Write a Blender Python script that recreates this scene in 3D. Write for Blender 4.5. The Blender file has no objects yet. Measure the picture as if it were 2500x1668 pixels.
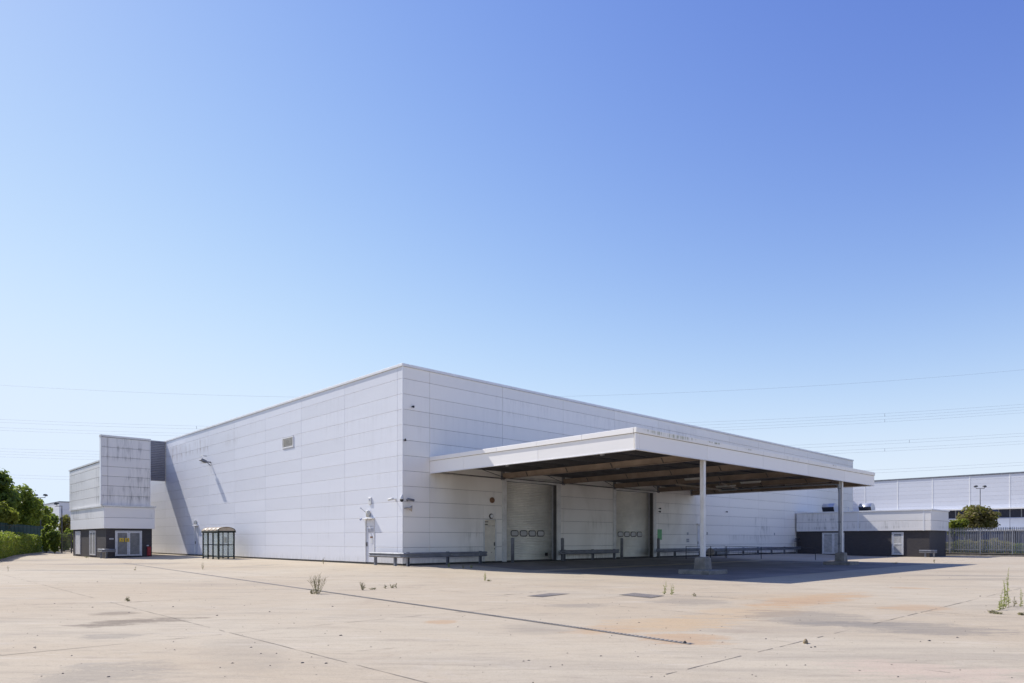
import bpy, math, random
import numpy as np
from mathutils import Vector, Matrix

R = random.Random(7)
NR = np.random.default_rng(11)
rad = math.radians
C = bpy.context.scene.collection
S = bpy.context.scene

# ------------------------------------------------------------------ camera, sky, sun, exposure
FPX, HV, CU, CH = 1657.0, 1317.0, 1250.0, 1.435          # focal length, horizon row, centre column (photo px), camera height
_n = math.hypot(1736, 1657)
AX = (1736 / _n, 1657 / _n)                              # photo right / depth shares of the world x axis
AY = (-1657 / _n, 1736 / _n)
_d = FPX * CH / 60.0
_c = ((983 - CU) / FPX * _d, _d)
CAMX = -(_c[0] * AX[0] + _c[1] * AX[1])
CAMY = -(_c[0] * AY[0] + _c[1] * AY[1])
cam_d = bpy.data.cameras.new('camera')
cam_o = bpy.data.objects.new('camera', cam_d)
C.objects.link(cam_o)
cam_o.location = (CAMX, CAMY, CH)
cam_o.rotation_euler = (rad(90), 0, math.atan2(AY[1], AX[1]) - rad(90))
cam_d.sensor_width = 36.0
cam_d.lens = FPX / 2500 * 36.0
cam_d.shift_y = (HV - 834) / 2500
cam_d.clip_end = 6000
S.camera = cam_o

SUN_T = (0.25, -0.915, -1.0)                             # the way the sunlight travels
_l = Vector(SUN_T).normalized()
elev = math.asin(-_l.z)
w = bpy.data.worlds.new('World'); S.world = w; w.use_nodes = True
nt = w.node_tree
bg = nt.nodes['Background']
sky = nt.nodes.new('ShaderNodeTexSky'); sky.sky_type = 'NISHITA'; sky.sun_disc = False
sky.sun_elevation = elev
sky.sun_rotation = math.atan2(-_l.x, -_l.y)
sky.air_density = 1.0; sky.dust_density = 0.1; sky.ozone_density = 3.0; sky.altitude = 0
# film-like response of each colour of the sky: top * (1 - exp(-(x / s) ** p)), the same in every direction
_sep = nt.nodes.new('ShaderNodeSeparateColor'); _cmb = nt.nodes.new('ShaderNodeCombineColor')
nt.links.new(sky.outputs[0], _sep.inputs[0])
def _m(op, a, b):
    nd = nt.nodes.new('ShaderNodeMath'); nd.operation = op
    for i, v in enumerate((a, b)):
        if isinstance(v, bpy.types.NodeSocket): nt.links.new(v, nd.inputs[i])
        else: nd.inputs[i].default_value = v
    return nd.outputs[0]
for _i, (top, s_, p_) in enumerate(((0.71, 2.15, 2.0), (0.82, 2.95, 2.0), (0.98, 3.1, 1.5))):
    e_ = _m('POWER', 2.718281828, _m('MULTIPLY', _m('POWER', _m('DIVIDE', _sep.outputs[_i], s_), p_), -1.0))
    nt.links.new(_m('MULTIPLY', _m('SUBTRACT', 1.0, e_), top * 5.0), _cmb.inputs[_i])
nt.links.new(_cmb.outputs[0], bg.inputs[0])
bg.inputs[1].default_value = 0.132
sd = bpy.data.lights.new('sun', 'SUN'); sd.energy = 3.4; sd.angle = rad(0.53); sd.color = (1.0, 0.945, 0.87)
so = bpy.data.objects.new('sun', sd); C.objects.link(so)
so.rotation_euler = _l.to_track_quat('-Z', 'Y').to_euler()
so.location = (-20, 60, 60)
S.view_settings.view_transform = 'Standard'; S.view_settings.look = 'None'
S.view_settings.exposure = 0.68; S.view_settings.gamma = 1.0
S.render.engine = 'CYCLES'
S.cycles.max_bounces = 12; S.cycles.diffuse_bounces = 8

# ------------------------------------------------------------------ pixel -> place helpers
def ray(u, v):
    a = (u - CU) / FPX
    return (a * AX[0] + AX[1], a * AY[0] + AY[1], (HV - v) / FPX)
def on_y(u, v, y):
    r = ray(u, v); t = (y - CAMY) / r[1]
    return (CAMX + t * r[0], y, CH + t * r[2])
def on_x(u, v, x):
    r = ray(u, v); t = (x - CAMX) / r[0]
    return (x, CAMY + t * r[1], CH + t * r[2])
def at_depth(u, v, d):
    r = ray(u, v)
    return (CAMX + d * r[0], CAMY + d * r[1], CH + d * r[2])
def zg(x, y):
    d = max(-x, -y, 0.0); t = min(d / 8.0, 1.0)
    return -0.11 - 0.20 * t * t * (3 - 2 * t)
def ground_at(u, v):
    z = -0.2
    for _ in range(30):
        r = ray(u, v); t = (z - CH) / r[2]
        x, y = CAMX + t * r[0], CAMY + t * r[1]
        z = 0.5 * z + 0.5 * zg(x, y)
    return (x, y, zg(x, y))

# ------------------------------------------------------------------ material helpers
class NT:
    def __init__(s, name):
        s.m = bpy.data.materials.new(name); s.m.use_nodes = True
        s.t = s.m.node_tree; s.b = s.t.nodes['Principled BSDF']; s.out = s.t.nodes['Material Output']
        s._pos = None
    def n(s, typ, **kw):
        nd = s.t.nodes.new(typ)
        for k, v in kw.items(): setattr(nd, k, v)
        return nd
    def put(s, sock, v):
        if isinstance(v, bpy.types.NodeSocket): s.t.links.new(v, sock)
        else: sock.default_value = v
    def math(s, op, a, b=0.0, c=0.0, clamp=False):
        nd = s.n('ShaderNodeMath', operation=op, use_clamp=clamp)
        for i, v in enumerate((a, b, c)): s.put(nd.inputs[i], v)
        return nd.outputs[0]
    def pos(s):
        if s._pos is None:
            g = s.n('ShaderNodeNewGeometry'); sp = s.n('ShaderNodeSeparateXYZ')
            s.t.links.new(g.outputs['Position'], sp.inputs[0])
            s._pos = (g.outputs['Position'], sp.outputs[0], sp.outputs[1], sp.outputs[2])
        return s._pos
    def vec(s, x, y, z):
        nd = s.n('ShaderNodeCombineXYZ')
        for i, v in enumerate((x, y, z)): s.put(nd.inputs[i], v)
        return nd.outputs[0]
    def noise(s, vec, scale, detail=4.0, rough=0.55, dist=0.0):
        nd = s.n('ShaderNodeTexNoise'); s.put(nd.inputs['Vector'], vec)
        nd.inputs['Scale'].default_value = scale; nd.inputs['Detail'].default_value = detail
        nd.inputs['Roughness'].default_value = rough; nd.inputs['Distortion'].default_value = dist
        return nd.outputs['Fac']
    def ramp(s, v, lo, hi, a=0.0, b=1.0):
        nd = s.n('ShaderNodeMapRange', interpolation_type='SMOOTHSTEP')
        s.put(nd.inputs[0], v)
        for i, q in enumerate((lo, hi, a, b)): s.put(nd.inputs[i + 1], q)
        return nd.outputs[0]
    def mix(s, f, a, b, blend='MIX'):
        nd = s.n('ShaderNodeMix', data_type='RGBA', blend_type=blend)
        s.put(nd.inputs[0], f)
        for i, v in ((6, a), (7, b)):
            if isinstance(v, tuple) and len(v) == 3: v = v + (1.0,)
            s.put(nd.inputs[i], v)
        return nd.outputs[2]
    def bump(s, h, strength, dist):
        nd = s.n('ShaderNodeBump'); s.put(nd.inputs['Height'], h)
        nd.inputs['Strength'].default_value = strength; nd.inputs['Distance'].default_value = dist
        s.t.links.new(nd.outputs[0], s.b.inputs['Normal'])
    def fin(s, col, rough=0.6, metal=0.0, spec=None):
        if isinstance(col, tuple) and len(col) == 3: col = col + (1.0,)
        s.put(s.b.inputs['Base Color'], col); s.put(s.b.inputs['Roughness'], rough)
        s.b.inputs['Metallic'].default_value = metal
        if spec is not None: s.b.inputs['Specular IOR Level'].default_value = spec
        return s.m

def worn(name, col, rough=0.55, var=0.18, scale=1.2, metal=0.0, dirt=None, dirt_amt=0.35, bump=0.0):
    """paint, metal or concrete with uneven tone and speckled dirt"""
    k = NT(name); p = k.pos()[0]
    a = k.noise(p, scale, 5, 0.6); b = k.noise(p, scale * 9, 4, 0.6)
    f = k.ramp(a, 0.3, 0.75)
    dk = tuple(c * (1 - var) for c in col); lt = tuple(min(1, c * (1 + var * 0.6)) for c in col)
    base = k.mix(f, dk, lt)
    dirt = dirt or tuple(c * 0.35 for c in col)
    m = k.math('MULTIPLY', k.ramp(b, 0.55, 0.8), dirt_amt)
    base = k.mix(m, base, dirt)
    if bump: k.bump(b, 0.4, bump)
    return k.fin(base, k.ramp(b, 0.2, 0.8, rough - 0.08, min(1, rough + 0.12)), metal)

def cladding(name, col, dirt_amt=0.25, patches=(), top_amt=0.0, rough=0.42, beige=0.0):
    """coated steel panel: tone per panel, rain streaks, named stains (a = x + y along the wall, z up)"""
    k = NT(name); P, x, y, z = k.pos()
    a = k.math('ADD', x, y)
    oi = k.n('ShaderNodeObjectInfo').outputs['Random']
    tone = k.ramp(oi, 0.0, 1.0, 0.965, 1.02)
    base = k.mix(1.0, col, k.vec(tone, tone, tone), 'MULTIPLY')
    streak = k.noise(k.vec(k.math('MULTIPLY', a, 2.6), 0.0, k.math('MULTIPLY', z, 0.22)), 1.0, 5, 0.65)
    fine = k.noise(k.vec(k.math('MULTIPLY', a, 9.0), 1.7, k.math('MULTIPLY', z, 1.1)), 1.0, 4, 0.6)
    blot = k.noise(k.vec(k.math('MULTIPLY', a, 0.16), 4.2, k.math('MULTIPLY', z, 0.28)), 1.0, 3, 0.5)
    # run-off below each horizontal joint (joints every 0.9 m)
    fr = k.math('FRACT', k.math('DIVIDE', k.math('SUBTRACT', z, 0.055), 0.9))
    jn = k.ramp(fr, 0.35, 1.0)
    m = k.math('MULTIPLY', k.ramp(blot, 0.46, 0.72), k.ramp(streak, 0.42, 0.75))
    m = k.math('MULTIPLY', m, k.math('MULTIPLY_ADD', jn, 0.6, 0.4))
    m = k.math('MULTIPLY', m, dirt_amt, clamp=True)
    base = k.mix(m, base, (0.27, 0.27, 0.26))
    if beige:
        bl = k.ramp(k.noise(k.vec(k.math('MULTIPLY', a, 0.33), 8.8, k.math('MULTIPLY', z, 0.2)), 1.0, 3, 0.5, 0.6), 0.4, 0.68)
        base = k.mix(k.math('MULTIPLY', bl, beige), base, (0.50, 0.46, 0.39))
    for (ac, aw, zc, zw, amt, dc) in patches:
        da = k.math('DIVIDE', k.math('SUBTRACT', a, ac), aw); dz = k.math('DIVIDE', k.math('SUBTRACT', z, zc), zw)
        r2 = k.math('ADD', k.math('MULTIPLY', da, da), k.math('MULTIPLY', dz, dz))
        pm = k.ramp(r2, 1.0, 0.15)
        st = k.math('MULTIPLY', k.ramp(streak, 0.36, 0.62), k.ramp(fine, 0.35, 0.7))
        pm = k.math('MULTIPLY', k.math('MULTIPLY', pm, k.math('MULTIPLY_ADD', jn, 0.55, 0.45)), k.math('MULTIPLY', st, amt), clamp=True)
        base = k.mix(pm, base, dc)
    # splash dirt near the foot of the wall
    ft = k.math('MULTIPLY', k.ramp(z, 0.55, -0.05), k.ramp(fine, 0.3, 0.75))
    base = k.mix(k.math('MULTIPLY', ft, 0.35), base, (0.30, 0.29, 0.25))
    wav = k.noise(k.vec(k.math('MULTIPLY', a, 0.5), 0.0, k.math('MULTIPLY', z, 1.3)), 1.0, 2, 0.5)
    k.bump(wav, 0.25, 0.05)
    return k.fin(base, k.ramp(fine, 0.2, 0.8, rough - 0.05, rough + 0.14))

M = {}
DK = (0.06, 0.065, 0.05)
M['wall_side'] = cladding('cladding_side', (0.74, 0.75, 0.79), 0.22,
    patches=[(39.5, 3.6, 10.0, 1.1, 1.1, (0.30, 0.25, 0.22)), (33.5, 4.5, 10.1, 0.9, 0.9, (0.34, 0.30, 0.27)), (25.5, 2.5, 10.0, 0.8, 0.5, (0.36, 0.33, 0.3))])
M['wall_front'] = cladding('cladding_front', (0.90, 0.87, 0.81), 0.2,
    patches=[(45.0, 2.3, 1.9, 1.3, 1.25, (0.10, 0.105, 0.09)), (40.5, 3.5, 1.6, 0.45, 0.4, (0.16, 0.16, 0.14)), (44.5, 2.0, 3.2, 0.9, 0.7, (0.2, 0.2, 0.18)),
             (28.5, 6.0, 10.6, 0.9, 0.5, (0.42, 0.42, 0.42)), (10.5, 4.0, 10.3, 0.9, 0.25, (0.42, 0.42, 0.42)), (17.5, 4.0, 10.4, 0.9, 0.28, (0.42, 0.42, 0.42)),
             (6.2, 1.6, 1.2, 1.3, 0.6, (0.3, 0.29, 0.24)), (22.0, 10.0, 0.3, 0.5, 0.8, (0.17, 0.18, 0.12)), (40.0, 9.0, 0.25, 0.5, 1.3, (0.10, 0.11, 0.07))])
M['wall_cover'] = cladding('cladding_under_canopy', (0.90, 0.87, 0.81), 0.3, beige=0.32,
    patches=[(6.2, 1.8, 1.3, 1.5, 0.7, (0.3, 0.29, 0.24)), (18.5, 3.0, 2.2, 1.6, 0.4, (0.33, 0.32, 0.22)), (27.3, 0.7, 3.5, 2.0, 0.6, (0.33, 0.33, 0.29)),
             (20.0, 12.0, 0.2, 0.35, 0.9, (0.2, 0.2, 0.13))])
M['tower'] = cladding('cladding_tower', (0.78, 0.755, 0.72), 0.5,
    patches=[(31.5, 2.4, 9.7, 1.4, 0.9, (0.25, 0.25, 0.24)), (33.0, 1.8, 6.2, 2.8, 1.0, (0.27, 0.27, 0.27)), (31.0, 2.6, 5.2, 1.2, 0.8, (0.28, 0.28, 0.27)), (45.0, 8.0, 7.0, 1.6, 0.6, (0.32, 0.31, 0.3))])
M['tower_fascia'] = cladding('cladding_tower_fascia', (0.84, 0.815, 0.78), 0.2,
    patches=[(41.0, 2.6, 3.9, 0.7, 1.2, (0.2, 0.2, 0.18)), (35.5, 2.5, 3.9, 0.7, 0.9, (0.22, 0.22, 0.2))])
M['plant_fascia'] = cladding('cladding_plant_fascia', (0.79, 0.77, 0.74), 0.6,
    patches=[(50.0, 3.2, 3.8, 0.6, 0.9, (0.22, 0.22, 0.2)), (49.0, 4.5, 2.9, 0.55, 0.9, (0.24, 0.24, 0.22)), (43.5, 4.0, 2.9, 0.5, 0.8, (0.3, 0.29, 0.25))])
M['canopy_white'] = cladding('canopy_fascia', (0.92, 0.89, 0.84), 0.10)
M['canopy_band'] = cladding('canopy_band', (0.91, 0.88, 0.81), 0.35,
    patches=[(-10.5, 2.5, 6.35, 0.2, 1.4, (0.25, 0.27, 0.12)), (-6.6, 0.9, 6.4, 0.14, 1.3, (0.22, 0.22, 0.10)), (-3.0, 0.8, 6.4, 0.14, 1.2, (0.22, 0.22, 0.10)), (9.2, 1.0, 6.4, 0.14, 1.2, (0.15, 0.14, 0.06))])
M['neigh'] = cladding('cladding_neighbour', (0.64, 0.66, 0.72), 0.08)
M['far_white'] = cladding('cladding_far', (0.66, 0.67, 0.70), 0.1)
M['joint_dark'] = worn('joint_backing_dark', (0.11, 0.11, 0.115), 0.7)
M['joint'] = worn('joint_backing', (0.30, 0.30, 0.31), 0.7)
M['trim'] = worn('white_trim', (0.80, 0.80, 0.80), 0.4, 0.08)
M['trim_dirty'] = worn('white_trim_dirty', (0.74, 0.735, 0.71), 0.5, 0.15, dirt=(0.2, 0.2, 0.17), dirt_amt=0.5)
M['flake'] = worn('flaking_white_paint', (0.66, 0.66, 0.66), 0.55, 0.12, 3.0, dirt=(0.16, 0.13, 0.11), dirt_amt=0.85)
M['louvre'] = worn('louvre_slat', (0.62, 0.61, 0.58), 0.55, 0.2, 3.0, dirt=(0.12, 0.10, 0.09), dirt_amt=0.6)
M['grass'] = worn('rough_grass', (0.075, 0.085, 0.03), 0.95, 0.4, 1.0, dirt=(0.10, 0.08, 0.05), dirt_amt=0.6)
M['shade_line'] = worn('speckled_shade_line', (0.30, 0.28, 0.24), 0.8, 0.4, 2.5, dirt=(0.05, 0.05, 0.03), dirt_amt=0.9)  # painted shadow line of the canopy band, with dirt specks
M['louvre_dark'] = worn('louvre_slat_dark', (0.34, 0.33, 0.30), 0.55, 0.2, 3.0, dirt=(0.08, 0.07, 0.06), dirt_amt=0.7)
M['faint'] = worn('faint_joint', (0.25, 0.215, 0.175), 0.9, 0.4, 2.0, dirt=(0.42, 0.36, 0.28), dirt_amt=0.8)
M['plinth'] = worn('dark_plinth', (0.05, 0.048, 0.045), 0.8)
M['roof'] = worn('grey_roof_sheet', (0.42, 0.43, 0.45), 0.5)
M['galv'] = worn('weathered_galvanised', (0.21, 0.22, 0.25), 0.5, 0.22, 2.0, 0.35, (0.08, 0.075, 0.07), 0.5)
M['bollard'] = worn('grey_bollard', (0.20, 0.205, 0.225), 0.55, 0.25, 3.0, 0.0, (0.05, 0.05, 0.05), 0.6)
M['slat'] = worn('roller_door_cream', (0.90, 0.875, 0.79), 0.45, 0.12, 0.8, dirt=(0.5, 0.48, 0.4), dirt_amt=0.35)
M['lining'] = worn('roller_door_lining', (0.5, 0.5, 0.53), 0.5, 0.1)
M['cream'] = worn('cream_door_paint', (0.74, 0.68, 0.56), 0.5, 0.1, 2.0, dirt=(0.3, 0.2, 0.13), dirt_amt=0.4)
M['white_door'] = worn('white_door_paint', (0.66, 0.67, 0.72), 0.45, 0.08, 2.0, dirt=(0.3, 0.3, 0.3), dirt_amt=0.35)
M['black'] = worn('black_plastic', (0.018, 0.018, 0.02), 0.45)
M['rubber'] = worn('window_rubber', (0.02, 0.02, 0.02), 0.6)
M['beam'] = worn('brown_primer_steel', (0.37, 0.285, 0.22), 0.6, 0.25, 0.7, dirt=(0.2, 0.13, 0.09), dirt_amt=0.4)
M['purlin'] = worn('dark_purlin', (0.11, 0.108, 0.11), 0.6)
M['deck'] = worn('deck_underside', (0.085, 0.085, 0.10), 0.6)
M['col'] = worn('column_cream', (0.78, 0.765, 0.72), 0.45, 0.1, 1.5, dirt=(0.3, 0.28, 0.25), dirt_amt=0.3)
M['conc'] = worn('weathered_concrete', (0.27, 0.25, 0.215), 0.9, 0.35, 1.6, dirt=(0.10, 0.10, 0.07), dirt_amt=0.7, bump=0.02)
M['pipe'] = worn('grey_pipe', (0.30, 0.32, 0.36), 0.4)
M['pipe_pale'] = worn('dirty_pale_pipe', (0.42, 0.37, 0.31), 0.6)
M['green_frame'] = worn('dark_green_frame', (0.005, 0.014, 0.011), 0.7)
M['green_fence'] = worn('green_fence_mesh', (0.008, 0.045, 0.042), 0.95, 0.2)
M['steel'] = worn('palisade_steel', (0.29, 0.30, 0.33), 0.45, 0.15, 1.0, 0.3)
M['steel_dark'] = worn('palisade_dark', (0.09, 0.09, 0.095), 0.5)
M['screen'] = worn('grey_ribbed_screen', (0.30, 0.30, 0.33), 0.5, 0.08)
M['red'] = worn('red_cabinet', (0.36, 0.025, 0.03), 0.5)
M['yellow'] = worn('yellow_sign', (0.72, 0.48, 0.02), 0.5, 0.1)
M['green_sign'] = worn('green_sign', (0.16, 0.46, 0.20), 0.55, 0.12)
M['paper'] = worn('pale_notice', (0.62, 0.63, 0.64), 0.6)
M['ink'] = worn('notice_ink', (0.10, 0.10, 0.13), 0.6)
M['rust'] = worn('rusty_lamp', (0.25, 0.14, 0.08), 0.8, 0.4, 12.0, bump=0.01)
M['lampglass'] = worn('opal_lamp', (0.62, 0.60, 0.52), 0.35)
M['white_plastic'] = worn('white_plastic', (0.68, 0.68, 0.66), 0.4)
M['metal'] = worn('bare_metal', (0.45, 0.46, 0.48), 0.35, 0.1, 2.0, 0.6)
M['cowl'] = worn('cowl_metal', (0.50, 0.52, 0.56), 0.35, 0.1, 2.0, 0.35)
M['wire'] = worn('power_wire', (0.22, 0.24, 0.30), 0.6)
M['soil'] = worn('leaf_litter_soil', (0.09, 0.075, 0.055), 0.95, 0.4, 2.0, bump=0.03)
M['kerb'] = worn('kerb_concrete', (0.30, 0.275, 0.24), 0.9, 0.3, 2.0, dirt=(0.1, 0.09, 0.07), dirt_amt=0.5, bump=0.01)
M['bark'] = worn('bark', (0.10, 0.08, 0.06), 0.9, 0.4, 4.0, bump=0.03)
M['bluegrey'] = worn('blue_spandrel', (0.30, 0.34, 0.50), 0.45, 0.05)
M['stone'] = worn('loose_stone', (0.13, 0.115, 0.10), 0.9, 0.4, 5.0)
M['straw'] = worn('dry_clump', (0.35, 0.27, 0.16), 0.9, 0.4, 20.0)

def glass(name, col, rough=0.08):
    k = NT(name)
    return k.fin(col, rough, 0.0, 0.6)
M['dark_glass'] = glass('dark_window_glass', (0.02, 0.022, 0.035))
M['blue_glass'] = glass('blue_window_blind', (0.02, 0.035, 0.13), 0.15)
M['misty'] = glass('misted_window', (0.36, 0.36, 0.36), 0.25)
def shelter_glass():
    k = NT('shelter_glazing')
    tr = k.n('ShaderNodeBsdfTransparent'); tr.inputs[0].default_value = (0.93, 0.95, 0.94, 1)
    mx = k.n('ShaderNodeMixShader'); mx.inputs[0].default_value = 0.16
    k.fin((0.66, 0.70, 0.67), 0.2)
    k.t.links.new(tr.outputs[0], mx.inputs[1]); k.t.links.new(k.b.outputs[0], mx.inputs[2]); k.t.links.new(mx.outputs[0], k.out.inputs[0])
    return k.m
M['shelter_glass'] = shelter_glass()
def roof_sheet():
    k = NT('shelter_roof'); f = k.noise(k.pos()[0], 2.0)
    k.fin(k.mix(k.ramp(f, 0.3, 0.7), (0.40, 0.32, 0.22), (0.50, 0.42, 0.32)), 0.35)
    return k.m
M['shelter_roof'] = roof_sheet()

def brick():
    k = NT('dark_brick'); P, x, y, z = k.pos()
    a = k.math('ADD', x, y)
    b = k.n('ShaderNodeTexBrick'); k.put(b.inputs['Vector'], k.vec(a, z, 0.0))
    b.inputs['Color1'].default_value = (0.034, 0.030, 0.036, 1); b.inputs['Color2'].default_value = (0.054, 0.047, 0.048, 1)
    b.inputs['Mortar'].default_value = (0.065, 0.06, 0.06, 1); b.inputs['Scale'].default_value = 1.0
    b.inputs['Mortar Size'].default_value = 0.010; b.inputs['Brick Width'].default_value = 0.225; b.inputs['Row Height'].default_value = 0.075
    col = k.mix(k.ramp(k.noise(P, 0.8, 4), 0.4, 0.8), b.outputs[0], (0.050, 0.044, 0.044))
    k.bump(b.outputs[1], -0.5, 0.01)
    return k.fin(col, 0.75)
M['brick'] = brick()

def leaf(name, c1, c2, c3):
    k = NT(name)
    g = k.n('ShaderNodeNewGeometry')
    r = g.outputs['Random Per Island']
    n = k.noise(g.outputs['Position'], 0.55, 3)
    col = k.mix(k.ramp(r, 0.0, 1.0), c1, c2)
    col = k.mix(k.math('MULTIPLY', k.ramp(n, 0.48, 0.68), 0.7), col, c3)
    k.fin(col, 0.5, 0.0, 0.35)
    tl = k.n('ShaderNodeBsdfTranslucent'); k.put(tl.inputs[0], k.mix(0.5, col, (0.34, 0.42, 0.05)))
    mx = k.n('ShaderNodeMixShader'); mx.inputs[0].default_value = 0.5
    k.t.links.new(k.b.outputs[0], mx.inputs[1]); k.t.links.new(tl.outputs[0], mx.inputs[2]); k.t.links.new(mx.outputs[0], k.out.inputs[0])
    return k.m
M['leaf_dark'] = leaf('leaf_dark_green', (0.065, 0.12, 0.028), (0.16, 0.23, 0.045), (0.24, 0.28, 0.06))
M['leaf_mid'] = leaf('leaf_mid_green', (0.10, 0.17, 0.03), (0.27, 0.33, 0.055), (0.36, 0.38, 0.07))
M['leaf_yel'] = leaf('leaf_yellow_green', (0.17, 0.20, 0.03), (0.28, 0.29, 0.05), (0.24, 0.26, 0.04))
M['leaf_brown'] = leaf('leaf_brown_green', (0.15, 0.12, 0.05), (0.27, 0.205, 0.09), (0.20, 0.20, 0.06))
M['leaf_tan'] = leaf('leaf_tan', (0.28, 0.22, 0.10), (0.42, 0.33, 0.17), (0.20, 0.21, 0.08))
M['weed'] = leaf('weed_green', (0.32, 0.36, 0.12), (0.50, 0.50, 0.20), (0.58, 0.53, 0.26))
M['weed_dry'] = leaf('weed_dry', (0.30, 0.26, 0.17), (0.42, 0.35, 0.23), (0.30, 0.30, 0.14))

# the concrete yard: (photo px centre) -> world, half length, half width, heading, colour, amount
def gp(u, v): return ground_at(u, v)
STAINS = []
def stain(u, v, u2, v2, wid, col, amt):
    a, b = gp(u, v), gp(u2, v2)
    cx, cy = (a[0] + b[0]) / 2, (a[1] + b[1]) / 2
    L = math.hypot(b[0] - a[0], b[1] - a[1]) / 2
    STAINS.append((cx, cy, L, wid, math.atan2(b[1] - a[1], b[0] - a[0]), col, amt))
RUST = (0.43, 0.265, 0.14); DRK = (0.13, 0.10, 0.075); GRY = (0.19, 0.175, 0.155); OCH = (0.47, 0.345, 0.21)
stain(195, 1528, 480, 1508, 0.42, DRK, 0.95)
stain(240, 1497, 320, 1500, 0.3, DRK, 0.7)
stain(200, 1555, 330, 1553, 0.25, GRY, 0.6)
stain(60, 1660, 420, 1640, 0.6, GRY, 0.55)
stain(1040, 1519, 1110, 1519, 0.25, RUST, 0.75)
stain(1470, 1545, 1700, 1515, 0.8, OCH, 0.8)
stain(1380, 1535, 1560, 1540, 0.5, RUST, 0.4)
stain(1560, 1555, 1770, 1562, 0.55, RUST, 0.75)
stain(1650, 1530, 1900, 1480, 0.7, OCH, 0.8)
stain(1880, 1480, 2080, 1449, 0.6, RUST, 0.8)
stain(1780, 1460, 2100, 1450, 0.7, OCH, 0.5)
stain(2185, 1491, 2280, 1480, 0.5, RUST, 0.6)
stain(2170, 1434, 2260, 1438, 0.35, RUST, 0.6)
stain(1600, 1468, 1760, 1470, 0.8, GRY, 0.55)
stain(1830, 1500, 2150, 1520, 1.0, GRY, 0.65)
stain(2000, 1520, 2450, 1545, 0.8, GRY, 0.75)
stain(2250, 1405, 2500, 1407, 0.5, GRY, 0.7)
stain(2300, 1415, 2500, 1413, 0.35, GRY, 0.5)
stain(1350, 1480, 1480, 1478, 0.4, GRY, 0.55)
stain(1230, 1530, 1400, 1535, 0.6, GRY, 0.35)
stain(120, 1378, 420, 1376, 1.4, (0.24, 0.215, 0.195), 0.8)
stain(0, 1392, 330, 1394, 0.5, GRY, 0.6)
stain(0, 1370, 160, 1366, 2.0, (0.26, 0.235, 0.21), 0.7)
stain(560, 1386, 680, 1378, 0.6, GRY, 0.4)
stain(2050, 1630, 2480, 1640, 0.6, (0.50, 0.36, 0.29), 0.5)
stain(560, 1560, 640, 1645, 0.4, GRY, 0.25)

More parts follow.
